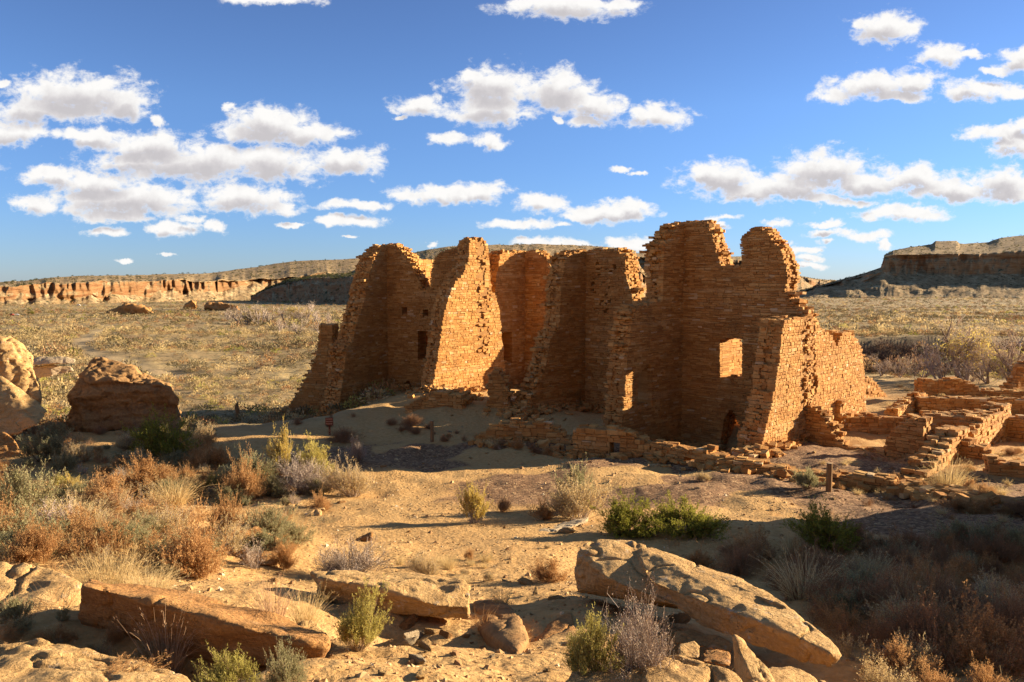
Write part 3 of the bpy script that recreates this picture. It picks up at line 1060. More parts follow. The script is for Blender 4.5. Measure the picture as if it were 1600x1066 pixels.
# --- left tower
A0 = (-3.47, 36.0)
CA = (-6.4, 40.9)
ta = block("left ruined block with a bright broken face and a deep V notch", (-4.0, 38.5, hz(-4, 38.5)))
ms = Masonry(8)
ms.wall(A0, step(A0, UF, 5.4),
        [(672, 640), (676, 608), (680, 580), (684, 560), (688, 530), (691, 505), (694, 490), (698, 475), (701, 463), (706, 452), (713, 438), (722, 430), (726, 420), (731, 410), (733, 395),
         (733, 378), (741, 373), (750, 372), (757, 375), (762, 380), (764, 400), (766, 430), (768, 455), (776, 466), (782, 490), (783, 520), (787, 545), (791, 600), (791, 640)],
        th=0.8, ch=(0.085, 0.155), sl=(0.13, 0.34), proud=0.012, seam=[(745, 375, 758, 450), (747, 440, 764, 560)])
put(ms, ta, "bright sunlit cross wall with a ragged rubble seam")
ms = Masonry(10)
LA = ((-1.96 - CA[0]), (38.8 - CA[1]))
ll = math.hypot(*LA)
LA = (LA[0] / ll, LA[1] / ll)
ms.wall(CA, step(CA, LA, 4.9),
        [(590, 650), (590, 390), (605, 383), (615, 382), (625, 388), (635, 400), (645, 416), (652, 430), (657, 444), (661, 452), (671, 452), (673, 428), (677, 406), (686, 396), (700, 392), (715, 386), (735, 378),
         (745, 376), (748, 650)],
        holes=[[(628, 481), (636, 480), (636, 493), (628, 493)], [(661, 484), (669, 483), (669, 495), (661, 495)],
               [(653, 518), (668, 517), (668, 563), (653, 564)], [(632, 597), (640, 595), (643, 606), (642, 618), (631, 618)]],
        th=0.8, ch=(0.052, 0.11), sl=(0.12, 0.40), proud=0.018)
nb = (-LA[1], LA[0]) if LA[0] > 0 else (LA[1], -LA[0])
b2 = step(step(CA, nb, 1.7), LA, 0.6)
ms.wall(b2, step(b2, LA, 3.6), [(0, -7.5), (3.6, -7.5), (3.6, -2.2), (1.8, -1.9), (0, -2.3)], th=0.5, raw=True)  # hidden wall added behind this face to darken its openings
put(ms, ta, "shaded face with a doorway and small openings")
ms = Masonry(11)
gd = (-8.2 - CA[0], 37.8 - CA[1])
gl = math.hypot(*gd)
gd = (gd[0] / gl, gd[1] / gl)
ms.wall(CA, step(CA, gd, 4.2),
        [(610, 650), (610, 384), (601, 386), (592, 394), (584, 402), (580, 420), (572, 450), (566, 480), (558, 500), (552, 530), (541, 545), (537, 580), (532, 620), (527, 640), (520, 655), (512, 680), (560, 680)],
        th=1.0, ch=(0.052, 0.11), sl=(0.12, 0.40), proud=0.018)
ms.wall(step(CA, gd, -0.9), step(CA, gd, -5.2), [(0, -7), (4.3, -7), (4.3, 0.2), (3.4, 0.95), (2.2, 1.05), (0, 1.35)], th=0.8, raw=True, ch=(0.13, 0.2))
put(ms, ta, "left cross wall stepping down to a thick broken end")
ms = Masonry(12)
ms.wall((-9.2, 40.6), (-12.4, 41.2),
        [(520, 508), (512, 505), (504, 506), (498, 510), (497, 535), (493, 558), (486, 575), (480, 588), (472, 602), (464, 617), (452, 633), (436, 648), (420, 660), (420, 690), (520, 690)],
        th=0.8, ch=(0.09, 0.16), sl=(0.18, 0.45))
put(ms, ta, "short buttress at the far left end")


# --- low walls
def low(label, p0, p1, prof, seed, th=0.55, holes=(), raw=False, ch=(0.07, 0.15), sl=(0.12, 0.40), group="low walls of the ruin", rag=0.06):
    ms = Masonry(seed)
    ms.wall(p0, p1, prof, holes=holes, th=th, raw=raw, ch=ch, sl=sl, rag=rag, proud=0.05)
    o = ms.build("low_wall")
    tag(o, label, "low wall", group, 'thing')
    return o


def foot(pts):
    """outline of a wall from its top line in photo px: adds the buried foot"""
    return pts


def wall_by_ground(label, a, b, tops, seed, dep=0.4, **kw):
    """a, b: photo px of the two ends of the wall's foot; tops: photo px of its top line from a to b"""
    ga, gb = ground_at(*a), ground_at(*b)
    prof = list(tops) + [(b[0], b[1] + 14), (a[0], a[1] + 14)]
    return low(label, ga[:2], gb[:2], prof, seed, **kw)


wall_by_ground("low reddish wall stub below the middle tower's rubble slope", (745, 692), (892, 700),
               [(745, 684), (770, 668), (800, 660), (830, 664), (846, 660), (862, 672), (880, 682), (892, 684)], 21)
wall_by_ground("low front wall with a small square niche", (893, 711), (1018, 716),
               [(893, 674), (910, 669), (940, 671), (965, 674), (985, 681), (1000, 690), (1018, 694)], 22,
               holes=[[(953, 693), (968, 693), (968, 713), (953, 713)]])
wall_by_ground("low front wall crumbling away toward the sunlit wall, with a dark hole", (1018, 716), (1120, 733),
               [(1018, 694), (1040, 697), (1062, 702), (1080, 703), (1098, 704), (1108, 708), (1120, 716)], 23,
               holes=[[(1069, 714), (1086, 716), (1086, 732), (1069, 730)]])
wall_by_ground("row of pale footing stones running out from the sunlit wall's foot", (1120, 736), (1300, 757),
               [(1120, 718), (1140, 716), (1150, 722), (1180, 724), (1200, 730), (1230, 736), (1256, 742), (1280, 746), (1300, 748)], 24, ch=(0.08, 0.13))
wall_by_ground("footing stones beside the wooden post", (1300, 757), (1402, 768),
               [(1300, 748), (1330, 745), (1350, 748), (1380, 752), (1402, 756)], 25, ch=(0.08, 0.13))
wall_by_ground("overgrown line of footing stones at the right edge", (1402, 772), (1625, 806),
               [(1402, 758), (1440, 764), (1480, 768), (1530, 774), (1580, 782), (1625, 790)], 26, ch=(0.08, 0.14))
low("curving low wall joined to the big sunlit wall", step(J0, LD, -0.2), step(J0, LD, 1.9),
    [(1250, 740), (1250, 630), (1256, 632), (1268, 636), (1280, 645), (1289, 658), (1298, 673), (1308, 686), (1318, 696), (1334, 700), (1334, 740)], 27, th=0.5)
low("lowest stretch of wall closing the small room", step(J0, LD, 1.6), step(J0, LD, 2.9),
    [(1332, 740), (1332, 700), (1345, 703), (1362, 704), (1384, 701), (1384, 740)], 28, th=0.5)
low("taller shaded wall piece right of the small room", step(J0, LD, 2.6), step(J0, LD, 3.9),
    [(1384, 740), (1384, 688), (1390, 676), (1398, 671), (1410, 665), (1425, 656), (1446, 653), (1446, 740)], 29, th=0.5)
wall_by_ground("shaded back wall of the small room", (1318, 672), (1440, 676),
               [(1318, 650), (1352, 650), (1380, 654), (1400, 655), (1440, 652)], 30, th=0.5)
# cross wall with stepped top
ga = ground_at(1440, 757)
UM = (0.70, 0.714)
low("cross wall with a stepped rubble top and a sunlit side", ga[:2], step(ga[:2], UM, 4.0),
    [(-0.2, ga[2] - .4), (4.0, ga[2] - .4), (4.0, ga[2] + 1.0), (3.2, ga[2] + 0.92), (2.4, ga[2] + 0.74), (1.6, ga[2] + 0.56), (0.9, ga[2] + 0.36), (0.3, ga[2] + 0.2), (-0.2, ga[2] + 0.08)], 31, raw=True, th=0.6)
n2 = step(ga[:2], UM, 3.3)
low("stepped shaded wall right of the rubble topped cross wall", n2, step(n2, LD, 1.5),
    [(1482, 760), (1482, 676), (1492, 678), (1502, 684), (1510, 692), (1522, 698), (1532, 706), (1546, 716), (1546, 760)], 32, th=0.45)
wall_by_ground("lowest wall running off the right edge", (1545, 742), (1640, 752),
               [(1545, 714), (1560, 722), (1600, 728), (1640, 730)], 33)
gb = ground_at(1534, 704)
low("short cross wall with a bright sunlit face and white stone", gb[:2], step(gb[:2], (0.70, 0.714), 3.4),
    [(-1.3, gb[2] - .4), (3.4, gb[2] - .4), (3.4, gb[2] + 1.05), (0, gb[2] + 0.9), (-0.9, gb[2] + 0.6), (-1.3, gb[2] + 0.25)], 34, raw=True, th=0.6)
wall_by_ground("shaded back wall of the right hand room", (1552, 690), (1650, 696),
               [(1552, 650), (1580, 652), (1600, 656), (1650, 660)], 35)
wall_by_ground("broad rubble topped wall behind the stepped cross wall", (1440, 676), (1552, 680),
               [(1440, 652), (1470, 648), (1500, 651), (1530, 648), (1552, 649)], 36, th=1.0)
wall_by_ground("long low wall with a sunlit top edge", (1437, 646), (1680, 652),
               [(1437, 622), (1480, 622), (1540, 623), (1600, 624), (1680, 626)], 37, th=0.45)
gc = ground_at(1402, 652)
low("sunlit return of the long low wall", gc[:2], step(gc[:2], (0.70, 0.714), 3.4),
    [(0, gc[2] - .3), (3.4, gc[2] - .3), (3.4, gc[2] + 0.62), (1.6, gc[2] + 0.5), (0, gc[2] + 0.25)], 38, raw=True, th=0.45)
wall_by_ground("farthest dark wall with weeds along its top", (1440, 622), (1532, 622),
               [(1440, 597), (1448, 594), (1480, 594), (1500, 593), (1518, 599), (1532, 607)], 39, th=0.6)
wall_by_ground("thin footing continuing the farthest dark wall", (1532, 622), (1660, 626),
               [(1532, 610), (1570, 612), (1600, 613), (1660, 613)], 40, th=0.6)
wall_by_ground("small triangular stub behind the big sunlit wall", (1350, 622), (1386, 619),
               [(1350, 592), (1360, 590), (1368, 598), (1376, 608), (1386, 617)], 41, th=0.6)
wall_by_ground("tall stub cut off by the right edge of the view", (1582, 612), (1640, 614),
               [(1582, 606), (1590, 598), (1597, 588), (1604, 570), (1640, 560)], 42, th=0.6)
wall_by_ground("low rubble wall in front of the bright broken face", (632, 646), (722, 640),
               [(632, 636), (655, 624), (680, 612), (700, 616), (722, 626)], 43, th=0.8)
wall_by_ground("rubble stub at the corner of the bright broken face", (762, 636), (796, 640),
               [(762, 598), (768, 582), (778, 576), (786, 590), (796, 618)], 44, th=0.8)


# ---------------------------------------------------------------- tumbled stone at the wall feet
def rubble_heaps():
    ms = Masonry(77)
    R = ms.rng
    lines = [(step(C0, U, -0.2), step(C0, U, -3.5), 110, .35), (C0, J0, 90, .3), (CE, step(CE, U, -3.4), 110, .35), (CE, step(CE, LD, 2.6), 70, .3),
             (A0, step(A0, UF, 4.0), 120, .4), (CA, step(CA, LA, 4.6), 90, .35), (CA, step(CA, gd, 3.8), 110, .4), ((-9.2, 40.4), (-11.9, 40.9), 60, .4),
             (CF, step(CF, UF, -2.4), 40, .3), (N0, step(N0, U, 3.2), 60, .25), (step(N0, U, -0.5), step(N0, U, 0.2), 60, .4)]
    tails = [(step(C0, U, -3.6), 1.0, 90), (step(CE, U, -3.6), 1.3, 150), (step(A0, UF, -0.2), 1.2, 130), (step(CA, gd, 4.0), 1.2, 140), (step(N0, U, -0.4), 0.8, 90), ((0.1, 34.6), 1.3, 110), ((-2.6, 34.6), 1.4, 130),
             ((13.6, 25.5), 1.0, 16), ((15.5, 27.5), 1.2, 14)]
    pts = []
    for p, q, n, sp in lines:
        dx, dy = q[0] - p[0], q[1] - p[1]
        l = math.hypot(dx, dy)
        nx, ny = dy / l, -dx / l
        if nx * p[0] + ny * p[1] > 0:
            nx, ny = -nx, -ny
        for _ in range(n):
            t = R.random()
            o = abs(R.gauss(0, sp))
            pts.append((p[0] + dx * t + nx * o, p[1] + dy * t + ny * o, o / (sp * 3)))
    for p, r, n in tails:
        for _ in range(n):
            a_, o = R.uniform(0, 6.28), abs(R.gauss(0, r * 0.5))
            pts.append((p[0] + o * math.cos(a_), p[1] + o * math.sin(a_), o / (r * 1.6)))
    front = [ground_at(*q)[:2] for q in ((745, 694), (820, 694), (893, 712), (960, 714), (1018, 718), (1080, 728), (1120, 735), (1190, 742), (1256, 750), (1300, 758), (1400, 769), (1500, 782), (1600, 800))]
    for p, q in zip(front[:-1], front[1:]):
        l = math.hypot(q[0] - p[0], q[1] - p[1])
        for _ in range(int(l * 16)):
            t = R.random()
            o = R.gauss(0, 0.32)
            pts.append((p[0] + (q[0] - p[0]) * t, p[1] + (q[1] - p[1]) * t + o, 0.8))
    out = []
    for x, y, k in pts:
        out.append((x, y, hz(x, y) - 0.03 + max(0, 1 - k) * R.uniform(0, 0.22)))
    ms.rubble(out, (0.08, 0.32))
    o = ms.build("rubble")
    tag(o, "tumbled building stone heaped at the feet of the ruin's walls", "rubble", kind='stuff')


rubble_heaps()

# ---------------------------------------------------------------- rocks
def world_pt(px, py, d):
    a, b = ray(px, py)
    return Vector((a * d, d, b * d))


def hull_mesh(pts):
    bm = bmesh.new()
    for p in pts:
        bm.verts.new(p)
    r = bmesh.ops.convex_hull(bm, input=bm.verts[:])
    bmesh.ops.delete(bm, geom=[g for g in r['geom_interior'] if isinstance(g, bmesh.types.BMVert)], context='VERTS')
    bmesh.ops.recalc_face_normals(bm, faces=bm.faces[:])
    vs = [v.co.copy() for v in bm.verts]
    ix = {v: i for i, v in enumerate(bm.verts)}
    fs = [[ix[v] for v in f.verts] for f in bm.faces]
    bm.free()
    return vs, fs


def remesh(verts, faces, voxel, smooth_iter=1):
    me = bpy.data.meshes.new("tmp")
    me.from_pydata([tuple(v) for v in verts], [], faces)
    ob = bpy.data.objects.new("tmp", me)
    COL.objects.link(ob)
    md = ob.modifiers.new("r", 'REMESH')
    md.mode = 'VOXEL'
    md.voxel_size = voxel
    if smooth_iter:
        s = ob.modifiers.new("s", 'SMOOTH')
        s.factor = 0.5
        s.iterations = smooth_iter
    dg = bpy.context.evaluated_depsgraph_get()
    out = bpy.data.meshes.new_from_object(ob.evaluated_get(dg))
    bpy.data.objects.remove(ob)
    bpy.data.meshes.remove(me)
    return out


def weather(me, amp, freq, seed, pits=0.0, strata=0.0, tilt=(0, 0, 1)):
    n = len(me.vertices)
    co = np.empty(n * 3, np.float32)
    me.vertices.foreach_get('co', co)
    co = co.reshape(-1, 3)
    no = np.empty(n * 3, np.float32)
    me.vertices.foreach_get('normal', no)
    no = no.reshape(-1, 3)
    q = co * freq + seed * 7.3
    d = amp * fbm(q[:, 0], q[:, 1], q[:, 2], oct=5, seed=seed, gain=0.52)
    d += amp * 0.6 * (0.35 - np.abs(fbm(q[:, 0] * 0.6, q[:, 1] * 0.6, q[:, 2] * 0.6, oct=3, seed=seed + 3)))
    if pits:
        p = fbm(q[:, 0] * 3.1, q[:, 1] * 3.1, q[:, 2] * 3.1, oct=2, seed=seed + 11)
        d -= pits * sstep(p, 0.45, 0.85)
    if strata:
        h = co[:, 0] * tilt[0] + co[:, 1] * tilt[1] + co[:, 2] * tilt[2]
        h = h * freq * 3.2 + 0.5 * fbm(q[:, 0] * 0.5, q[:, 1] * 0.5, q[:, 2] * 0.5, oct=2, seed=seed + 21)
        side = 1 - np.clip(np.abs(no @ np.array(tilt)), 0, 1)
        d += strata * side * (vnoise(h, h * 0 + 2.2, seed=seed) + 0.5 * vnoise(h * 2.7, h * 0 + 1.2, seed=seed + 1))
    cn = fbm(q[:, 0] * 0.9, q[:, 1] * 0.9, q[:, 2] * 1.8, oct=3, seed=seed + 31)
    d -= amp * 0.9 * np.exp(-(cn / 0.05) ** 2)
    d += amp * (0.35 if amp > 0.045 else 0.0) * vnoise(np.floor(q[:, 0] * 1.7 + cn), np.floor(q[:, 1] * 1.7 + cn), np.floor(q[:, 2] * 2.6 + cn), seed=seed + 41)
    co = co + no * d[:, None].astype(np.float32)
    me.vertices.foreach_set('co', co.astype(np.float32).ravel())
    me.update()


def rock(label, hulls, seed, voxel=0.03, amp=0.05, freq=2.0, mat=None, name="boulder", cat="boulder", pits=0.0, strata=0.0, group=None, tilt=(0, 0, 1)):
    """hulls: lists of (px, py, distance) points, or 4-tuples (px, py, distance, drop) lowered by drop metres"""
    V, Fc = [], []
    for h in hulls:
        pts = []
        for p in h:
            w = world_pt(*p[:3])
            if len(p) == 4:
                w.z = w.z - p[3]
            pts.append(w)
        vs, fs = hull_mesh(pts)
        b = len(V)
        V += vs
        Fc += [[b + i for i in f] for f in fs]
    arr = np.array([tuple(v) for v in V])
    org = Vector((float(arr[:, 0].mean()), float(arr[:, 1].mean()), float(arr[:, 2].min())))
    me = remesh([v - org for v in V], Fc, voxel)
    me.name = name
    weather(me, amp, freq, seed, pits, strata, tilt)
    me.materials.clear()
    me.materials.append(mat or M_ROCK)
    me.polygons.foreach_set('use_smooth', np.ones(len(me.polygons), bool))
    o = link(name, me, loc=org)
    tag(o, label, cat, group)
    return o


T = (0.18, -0.1, 0.97)
rock("large tilted sandstone boulder with an undercut front, right of the yellow rabbitbrush", [
    [(899, 868, 7.0), (907, 850, 7.15), (935, 841, 7.3), (985, 842, 7.3), (1030, 856, 7.1), (1090, 882, 6.7), (897, 895, 6.95), (950, 905, 6.5), (1010, 925, 6.3), (1060, 950, 6.1),
     (903, 925, 7.0), (960, 936, 6.75), (1040, 945, 6.5), (1060, 900, 6.9, .3), (935, 845, 7.5, .5), (1000, 850, 7.5, .5)],
    [(985, 842, 7.25), (1030, 855, 7.1), (1100, 884, 6.65), (1150, 902, 6.35), (1192, 921, 6.05), (1226, 946, 5.75), (1262, 975, 5.4), (1296, 1000, 5.15), (1315, 1024, 4.95),
     (1010, 905, 6.35), (1050, 925, 6.1), (1100, 945, 5.85), (1150, 962, 5.6), (1200, 978, 5.35), (1250, 997, 5.1), (1300, 1024, 4.9),
     (1040, 945, 6.25), (1100, 978, 5.9), (1150, 997, 5.65), (1200, 1014, 5.4), (1250, 1031, 5.2), (1300, 1043, 4.95), (1150, 930, 6.4, .2), (1226, 955, 5.85, .16)]],
    51, 0.014, 0.026, 2.4, pits=0.0, strata=0.02, tilt=T)
rock("loose flake lying on the back of the large tilted boulder", [
    [(1120, 903, 6.25), (1160, 908, 6.2), (1190, 922, 6.0), (1228, 945, 5.72), (1236, 955, 5.6), (1200, 938, 5.75), (1150, 918, 6.05), (1160, 915, 6.2, .06), (1215, 950, 5.7, .05)]],
    52, 0.012, 0.012, 6.0, name="rock_flake", cat="rock")
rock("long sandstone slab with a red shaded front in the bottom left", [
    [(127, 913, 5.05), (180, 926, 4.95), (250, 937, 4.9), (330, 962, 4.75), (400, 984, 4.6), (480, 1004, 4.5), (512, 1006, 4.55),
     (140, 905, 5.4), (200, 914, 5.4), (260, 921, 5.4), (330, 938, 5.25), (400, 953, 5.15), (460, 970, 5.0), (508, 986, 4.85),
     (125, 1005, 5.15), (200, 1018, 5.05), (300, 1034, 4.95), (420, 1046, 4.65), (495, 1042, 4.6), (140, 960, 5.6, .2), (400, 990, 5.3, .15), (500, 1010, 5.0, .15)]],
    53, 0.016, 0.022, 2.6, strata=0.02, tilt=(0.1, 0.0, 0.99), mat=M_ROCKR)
rock("flat overhanging sandstone slab beside the narrow path", [
    [(482, 894, 6.75), (560, 889, 6.85), (650, 891, 6.8), (700, 903, 6.6), (733, 914, 6.4), (500, 906, 6.4), (560, 912, 6.3), (620, 925, 6.2), (680, 945, 6.05), (735, 950, 6.1),
     (560, 945, 6.45), (620, 958, 6.25), (690, 969, 6.1), (735, 966, 6.15), (500, 935, 6.6), (700, 920, 6.9, .1), (520, 900, 7.1, .1)]],
    54, 0.016, 0.022, 2.6, pits=0.015, strata=0.022)
gp = []
for px_, py_, h_ in ((740, 945, .03), (776, 940, .06), (808, 968, .07), (826, 1010, .05), (808, 1022, .01), (768, 1006, .01), (744, 982, .01), (790, 955, .07)):
    gq = ground_at(px_, py_)
    zq = hz(gq[0], gq[1])
    sc = 1.0
    gp.append((px_, py_, gq[1], -h_))
    gp.append((px_, py_, gq[1], .15))
rock("low shaded rock sloping down from the end of the overhanging slab", [gp], 55, 0.018, 0.02, 2.6, mat=M_VARN_SHADE)  # dark rock colour stands in for the shade lying on it
rock("rough pale rock at the bottom edge below the twiggy bush", [
    [(868, 1080, 3.75), (900, 1052, 3.9), (960, 1033, 4.0), (1030, 1023, 4.05), (1068, 1030, 4.0), (1110, 1042, 3.9), (1150, 1058, 3.85), (1185, 1085, 3.7),
     (900, 1110, 3.5), (1000, 1100, 3.45), (1100, 1110, 3.45), (1190, 1120, 3.5), (950, 1060, 4.3, .15), (1100, 1060, 4.2, .15)]],
    56, 0.014, 0.035, 3.2, pits=0.02)
rock("upright pointed shard leaning below the large tilted boulder", [
    [(1146, 990, 4.55), (1162, 998, 4.55), (1182, 1022, 4.4), (1204, 1050, 4.25), (1222, 1085, 4.1), (1146, 1040, 4.5), (1152, 1085, 4.2), (1190, 1100, 4.0), (1175, 1020, 4.75), (1160, 1060, 4.6), (1215, 1075, 4.4)]],
    57, 0.012, 0.014, 5.0, name="rock_shard", cat="rock")
rock("low sunlit ledge under the right end of the large tilted boulder", [
    [(1190, 1040, 4.6), (1240, 1042, 4.7), (1290, 1062, 4.5), (1320, 1080, 4.3), (1190, 1090, 4.1), (1260, 1110, 4.0), (1210, 1050, 4.9), (1320, 1110, 4.1)]],
    58, 0.018, 0.03, 3.0)
rock("reddish shaded rock left of the twiggy bush", [
    [(892, 955, 6.3), (870, 962, 6.2), (845, 985, 6.0), (815, 1025, 5.5), (820, 1045, 5.2), (880, 1055, 5.0), (905, 1000, 5.5), (900, 960, 6.6), (860, 1000, 6.1)]],
    59, 0.018, 0.03, 3.0, mat=M_ROCKR)
rock("long dark stone wedged under the large tilted boulder", [
    [(1050, 988, 5.75), (1080, 984, 5.8), (1120, 992, 5.6), (1150, 1008, 5.4), (1148, 1020, 5.3), (1100, 1012, 5.45), (1055, 1005, 5.6), (1100, 1000, 5.85)]],
    60, 0.012, 0.012, 5.0, mat=M_ROCKR, name="rock", cat="rock")
rock("squarish stone in the hollow under the large tilted boulder", [
    [(1060, 1006, 5.15), (1085, 1000, 5.2), (1095, 1010, 5.15), (1093, 1030, 4.95), (1060, 1030, 4.95), (1075, 1020, 5.3), (1090, 1015, 5.35)]],
    61, 0.010, 0.012, 6.0, name="rock", cat="rock")
rock("low block in the hollow beside the upright shard", [
    [(1098, 1015, 5.1), (1140, 1020, 5.05), (1142, 1042, 4.8), (1098, 1034, 4.9), (1120, 1018, 5.3), (1140, 1030, 5.2)]],
    62, 0.010, 0.012, 6.0, name="rock", cat="rock", mat=M_ROCKR)
rock("weathered ledge filling the bottom left corner", [
    [(-60, 1010, 4.5), (0, 1008, 4.5), (60, 1000, 4.55), (130, 1012, 4.5), (190, 1024, 4.4), (240, 1036, 4.3), (295, 1058, 4.15), (305, 1080, 4.0),
     (-60, 1120, 3.6), (100, 1110, 3.6), (250, 1115, 3.6), (0, 1020, 5.0, .2), (150, 1030, 4.9, .2), (280, 1060, 4.5, .2)]],
    63, 0.016, 0.03, 3.0, strata=0.02)
rock("rounded sunlit boulder at the left edge above the corner ledge", [
    [(-70, 880, 6.2), (0, 875, 6.3), (40, 873, 6.3), (80, 884, 6.2), (122, 910, 6.0), (125, 945, 5.7), (112, 985, 5.3), (60, 1000, 5.1), (-60, 1000, 5.1), (20, 890, 6.8, .3), (110, 920, 6.4, .3)]],
    64, 0.02, 0.04, 2.0, pits=0.02)
rock("knobbly boulder tip below the left end of the overhanging slab", [
    [(462, 975, 4.95), (490, 968, 5.05), (512, 990, 4.95), (515, 1005, 4.8), (500, 1045, 4.55), (470, 1050, 4.5), (455, 1010, 4.7), (500, 1000, 5.1)]],
    65, 0.012, 0.02, 5.0, pits=0.02, name="rock", cat="rock")
# middle distance, left
gx, gy, gz_ = ground_at(190, 672)
D = gy
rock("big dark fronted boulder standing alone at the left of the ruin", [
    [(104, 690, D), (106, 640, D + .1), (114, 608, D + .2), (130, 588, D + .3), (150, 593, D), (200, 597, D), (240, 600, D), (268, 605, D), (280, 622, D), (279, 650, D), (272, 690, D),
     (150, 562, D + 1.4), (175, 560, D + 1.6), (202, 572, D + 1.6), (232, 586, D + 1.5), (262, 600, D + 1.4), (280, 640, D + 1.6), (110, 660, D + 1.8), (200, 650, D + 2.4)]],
    70, 0.05, 0.12, 1.2, mat=M_VARN_SHADE, strata=0.09, pits=0.03)
rock("tall sunlit rock mass at the left edge with a knobbly crest", [
    [(-60, 700, D - 1), (-60, 540, D), (0, 530, D), (14, 526, D + .3), (34, 538, D + .4), (50, 555, D + .4), (56, 575, D + .2), (64, 600, D - .2), (60, 640, D - .5), (20, 690, D - 1.2), (30, 560, D + 2), (60, 640, D + 1.5), (-60, 600, D + 3)]],
    71, 0.05, 0.09, 1.1, mat=M_ROCK, pits=0.06, strata=0.05)
rock("smooth pale slab leaning in front of the tall left rock mass", [
    [(-60, 590, D - 2), (0, 586, D - 1.8), (22, 600, D - 1.8), (46, 624, D - 2), (76, 642, D - 2.2), (60, 664, D - 3), (0, 690, D - 3.2), (-60, 690, D - 3), (30, 640, D - 1), (-40, 640, D - .6)]],
    72, 0.05, 0.05, 1.0, mat=M_ROCK)
rock("flat pale capstone propped behind the tall left rock mass", [
    [(44, 566, D + 3), (60, 558, D + 3.2), (96, 557, D + 3.2), (119, 562, D + 3.1), (118, 568, D + 2.9), (80, 568, D + 2.7), (48, 572, D + 2.7), (100, 562, D + 4), (60, 562, D + 4)]],
    73, 0.04, 0.03, 1.6, mat=M_ROCKP, name="rock_slab", cat="rock")
rock("pale lower block carrying the flat capstone", [
    [(54, 572, D + 3.1), (80, 570, D + 3), (112, 572, D + 3.1), (116, 580, D + 2.9), (80, 588, D + 2.6), (54, 592, D + 2.7), (100, 580, D + 4), (60, 580, D + 4)]],
    74, 0.04, 0.04, 1.6, mat=M_ROCKP, name="rock_slab", cat="rock")
g1 = ground_at(18, 712)
rock("rounded reddish boulder at the left edge among the sage", [
    [(-30, 715, g1[1]), (-30, 678, g1[1] + .2), (4, 674, g1[1] + .2), (22, 684, g1[1]), (36, 708, g1[1] - .2), (34, 716, g1[1] - .2), (-20, 720, g1[1] - .5), (10, 690, g1[1] + .9), (25, 705, g1[1] + .9)]],
    75, 0.04, 0.06, 1.6, mat=M_ROCKR)
g2 = ground_at(15, 842)
rock("low yellow boulder at the left edge below the pinkish bush", [
    [(-40, 845, g2[1]), (-40, 800, g2[1] + .2), (0, 794, g2[1] + .2), (22, 804, g2[1]), (40, 826, g2[1] - .1), (36, 845, g2[1] - .3), (0, 855, g2[1] - .6), (10, 805, g2[1] + .6)]],
    76, 0.025, 0.05, 2.2)
g3 = ground_at(400, 872)
rock("reddish ledge half buried under the orange bushes", [
    [(352, 868, g3[1]), (372, 832, g3[1] + .3), (400, 822, g3[1] + .5), (430, 836, g3[1] + .3), (446, 862, g3[1]), (430, 884, g3[1] - .3), (370, 884, g3[1] - .3), (400, 835, g3[1] + 1), (440, 860, g3[1] + .8)]],
    77, 0.025, 0.05, 2.2, mat=M_ROCKR)
g4 = ground_at(455, 812)
rock("flat rock ledge with a broken edge beside the sandy path", [
    [(408, 818, g4[1]), (430, 796, g4[1] + .5), (470, 786, g4[1] + .9), (510, 792, g4[1] + .6), (500, 806, g4[1] + .1), (450, 822, g4[1] - .2), (450, 800, g4[1] + 1.2), (480, 812, g4[1])]],
    78, 0.025, 0.04, 2.2, strata=0.02)
g5 = ground_at(880, 830)
rock("ledge of thin layered rock below the large straw coloured bush", [
    [(810, 836, g5[1]), (850, 822, g5[1] + .6), (900, 812, g5[1] + .9), (922, 806, g5[1] + 1), (918, 814, g5[1] + .6), (880, 828, g5[1]), (830, 842, g5[1] - .3), (900, 826, g5[1] + .9, .1)]],
    79, 0.025, 0.03, 2.4, strata=0.03, mat=M_ROCKP)
# far outcrops on the plain
for k, (lab, pts) in enumerate((
        ("dark broken outcrop lying alone on the far plain", [(162, 489), (185, 482), (200, 476), (212, 480), (228, 482), (242, 488), (200, 491)]),
        ("pair of round red knobs on the far plain", [(286, 481), (292, 474), (300, 470), (308, 472), (310, 479), (298, 483)]),
        ("row of red knobs beside the bare grey thicket", [(318, 481), (324, 474), (332, 471), (344, 474), (350, 472), (360, 476), (372, 477), (376, 484), (345, 485)]))):
    gd_ = ground_at(pts[-1][0], pts[-1][1])[1]
    h = [(x, y, gd_ + (2 if i % 2 else -2)) for i, (x, y) in enumerate(pts)] + [(x, y + 4, gd_) for x, y in pts]
    rock(lab, [h], 80 + k, 0.5, 1.1, 0.22, mat=M_ROCKR, name="rock_outcrop", cat="rock outcrop", pits=0.5)

# loose stones
STONES = []
for k in range(6):
    rs = random.Random(200 + k)
    pts = [Vector((rs.gauss(0, .5), rs.gauss(0, .38), rs.gauss(0, .24))) for _ in range(14)]
    vs, fs = hull_mesh(pts)
    me = remesh(vs, fs, 0.09, 1)
    weather(me, 0.04, 2.5, 90 + k)
    me.materials.clear()
    me.materials.append((M_ROCK, M_ROCK, M_ROCKR, M_ROCKP, M_ROCK, M_ROCKR)[k])
    me.polygons.foreach_set('use_smooth', np.ones(len(me.polygons), bool))
    me.name = "loose_stone"
    STONES.append(me)


